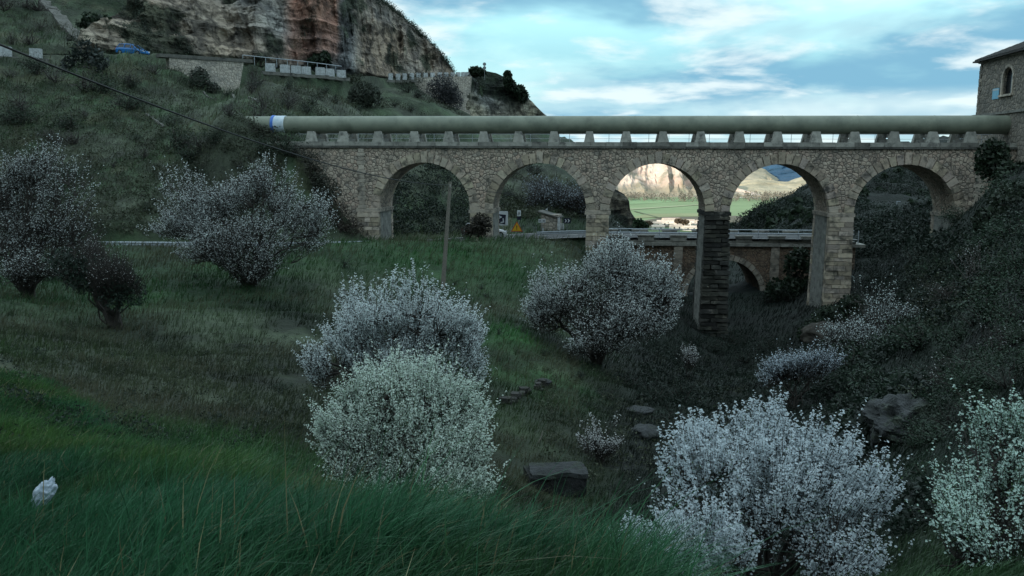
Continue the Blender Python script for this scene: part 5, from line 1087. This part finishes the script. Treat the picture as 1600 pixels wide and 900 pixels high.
# ------------------------------------------------------------------ village on the plain
MPL = mat('white_plaster', (.72, .68, .60), (.6, .55, .48), scale=.5); MTL = mat('pale_roof', (.55, .46, .38), (.42, .32, .25), scale=.5)
V9 = [(1008,355,12,5,9,0),(1022,354,17,5.5,12,.1),(1035,352.5,14,6,10,-.2),(1048,350,22,7,12,.05),(1062,354,13,5,9,.3),(1075,351,16,6,10,-.1),(1087,355,12,5,9,.2),(1096,352,14,6,10,0),(1056,358,14,5,10,.1),(1028,359,15,5,10,-.1),(1078,360,16,5,10,.1)]
hn = ['low village house with a grey roof behind the left spur foot', 'long low white village house second from the spur', 'village house with pale roof right of the long low one', 'largest white village building, standing highest beyond the road bridge', 'small village house right of the largest white building', 'village house with tan roof left of the dark pier', 'small village house closest to the dark pier', 'village house just hidden at the dark pier edge', 'white house glimpsed between the bridge rails in the middle', 'white house glimpsed between the bridge rails on the left', 'white house glimpsed between the bridge rails beside the dark pier']
for (px, py, wd, h, dp, rz), lb in zip(V9, hn):
    q = Qz(px, py, -60.); q = q*(min(q[1], 800+0*px)/q[1]) if 0 else q; t = thing('village_house', lb, 'house', q, rz, 'houses of the far village')
    wd, h, dp = wd*.75, h*.62, dp*.75; b = MB(); b.box((0, 0, h/2-.5), (wd, dp, h+1), tint=random.uniform(.9, 1.15)); b.build('wall', MPL, t)
    b = MB(); hh = h*.45; v = [(-wd/2-.4, -dp/2-.4, h), (wd/2+.4, -dp/2-.4, h), (wd/2+.4, dp/2+.4, h), (-wd/2-.4, dp/2+.4, h), (-wd/2-.4, 0, h+hh), (wd/2+.4, 0, h+hh)]; b.add(v, [[0, 1, 5, 4], [2, 3, 4, 5], [3, 2, 1, 0]], random.uniform(.8, 1.3)); b.add(v, [[3, 0, 4], [1, 2, 5]], 1.2); b.build('roof', MTL, t)
    for xx in (-wd*.25, wd*.22): b = MB(); b.box((xx, -dp/2, h*.5), (1.3, .2, 1.6)); b.build('window', MGL, t)
# round trees of the village
for k, (px, py) in enumerate([(1060,347),(1070,349),(1014,351)]): leafy('tree', ('round brown tree above the largest white village building', 'round brown tree among the village roofs left of the dark pier', 'dark round tree left among the village roofs')[k], 'tree', (px, py+3, 780), [(px, py-2, 780, 7, 4)], 400, 1.1, (.12, .09, .06), seed=80+k, snap=False, trunk=.4)
# ------------------------------------------------------------------ bag, boulders, culvert
def hit1(px, py, y0=3., y1=200.):
    d = ray(px, py); 
    for Y in np.exp(np.linspace(math.log(y0), math.log(y1), 900)):
        s = d*(Y/d[1])
        if s[2] < float(gbase(s[0], s[1])): return s
    return s
def lump(name, label, cat, px, py, Y, size, m, seed, cut=.5, sink=.2, res=22, tint=None, rough_=.25, fr=1.4, stretch=(1, 1, 1), sharp=False):
    c = hit1(px, py); print(label[:30], c); k_ = c[1]/Y; size = [s*k_ for s in size]; g = float(gz(c[0], c[1])); th = np.linspace(0, pi, res); ph = np.linspace(0, 2*pi, res*2); T_, H_ = np.meshgrid(th, ph, indexing='ij')
    d = np.stack([np.sin(T_)*np.cos(H_), np.sin(T_)*np.sin(H_), np.cos(T_)], -1); n1_ = fbm(d*fr+seed, seed, 5, True); n2_ = fbm(d*fr*.6+seed*3, seed+5, 3)
    rr = 1+rough_*n1_+.3*n2_; v = d*rr[..., None]*np.array(size)*np.array(stretch); v[:, -1] = v[:, 0]
    t = None if tint is None else np.broadcast_to(np.array(tint), v.shape)
    b = MB(); b.grid(v, t); o = b.build(name, m, smooth=not sharp); o.location = (c[0], c[1], max(g, c[2]-size[2]) if 0 else g+size[2]*(1-sink)); return tag(o, label, cat)
MBG = mat('plastic_film', (.55, .62, .70), (.36, .44, .52), scale=40, rough=.35, tint=False, bump=.5, bscale=60, bdist=.01, transl=.15)
cb = P(69, 775, 4.55)+np.array([0, 0, .015])
o = lump('plastic_bag', 'crumpled white plastic bag lying in the green grass at lower left', 'bag', 68, 776, 5.2, (.036, .03, .070), MBG, 5, sink=.0, rough_=.55, fr=2.4, res=44); o.location = tuple(cb); o.rotation_euler = (0, math.radians(32), .3)
MRK = mat('grey_rock', (.062, .066, .068), (.028, .031, .03), scale=2.5, bump=1., bscale=6, bdist=.1, tint=True, blotch=(.05, .06, .045), bl_scale=2.2, thr=(.52, .62))
o = lump('boulder', 'big pale topped boulder jutting from the right bank above the bottom right shrubs', 'boulder', 1408, 690, 15.5, (.62, .5, .45), MRK, 9, res=48, sink=.35, rough_=.45, fr=1.9, sharp=True)
lump('boulder', 'small dark boulder in the gully right of the small blossoming shrub', 'boulder', 1010, 690, 25, (.45, .4, .22), MRK, 12, res=26, sink=.3)
lump('boulder', 'low boulder on the grass slope right of the central shrub', 'boulder', 848, 606, 30, (.3, .25, .12), MRK, 14, res=22, sink=.2)
lump('boulder', 'low pale stone on the far side of the gully above the small shrub', 'boulder', 1000, 645, 31, (.5, .4, .12), MRK, 16, res=22, sink=.2)
lump('boulder', 'pale brown earthy rock at the foot of the pier right of the fourth arch', 'boulder', 1285, 535, 58, (1.5, 1., .8), mat('earth_rock', (.055, .048, .038), (.03, .027, .023), scale=1.2, bump=1, bscale=4), 18, res=30, sink=.3)
c = hit1(870, 775); c[2] += .55*c[1]/19; print('culvert', c)
t = thing('stone_culvert', 'old concrete culvert slab in the gully bottom beside the tall grass', 'culvert', c, .1)
b = MB(); gx_, gy_ = np.meshgrid(np.linspace(-.62, .75, 26), np.linspace(0, .8, 14)); e_ = .05*fbm(np.stack([gx_, gy_, 0*gx_], -1)*3., 77, 4)
gx_ = gx_+.10*fbm(np.stack([gx_*0, gy_, gx_], -1)*2.5, 78, 3); gy_ = gy_+.08*fbm(np.stack([gx_, gy_*0, 0*gx_], -1)*2.5, 79, 3)
top_ = np.stack([gx_, gy_, e_], -1); bot_ = top_-[0, 0, .11]; b.grid(top_, np.full(top_.shape, .7)); b.grid(bot_[::-1], np.full(top_.shape, .7)); b.grid(np.stack([bot_[0], top_[0]])); b.grid(np.stack([top_[-1], bot_[-1]])); b.grid(np.stack([top_[:, 0], bot_[:, 0]])); b.grid(np.stack([bot_[:, -1], top_[:, -1]]))
b.build('slab', MRK, t); b = MB(); b.box((.02, .45, -.8), (1.36, .86, 1.35), tint=.4, jit=.06); b.build('wall', MRK, t)
# low rubble wall on the slope
c0_ = hit1(782, 645); c1_ = hit1(852, 606); t = thing('rubble_wall', 'tumbled low dry stone wall on the slope right of the central shrub', 'wall', (c0_[0], c0_[1], float(gz(c0_[0], c0_[1]))))
b = MB()
for k in range(34):
    f = random.random(); p = c0_*(1-f)+c1_*f; p[2] = float(gz(p[0], p[1])); p = p-np.array(t.location); b.box((p[0], p[1]+random.uniform(-.15, .15), p[2]+random.uniform(0, .22)), (random.uniform(.15, .3), .2, random.uniform(.1, .18)), rot=random.uniform(-.6, .6), jit=.03, tint=random.uniform(.6, 1.1)*np.array([1., .9, .8]))
tag(b.build('stones', MRK, t), kind='stuff')
q0 = hit1(838, 700); q1 = P(848, 672, q0[1]+.2); b = MB(); b.tube([(0, 0, 0), tuple((q1-q0)*.6+[.03, 0, 0]), tuple(q1-q0)], [.03, .02, .008], 6); o = b.build('broken_branch', MWD); o.location = tuple(q0); tag(o, 'short pale broken branch sticking up from the gully slope', 'branch')
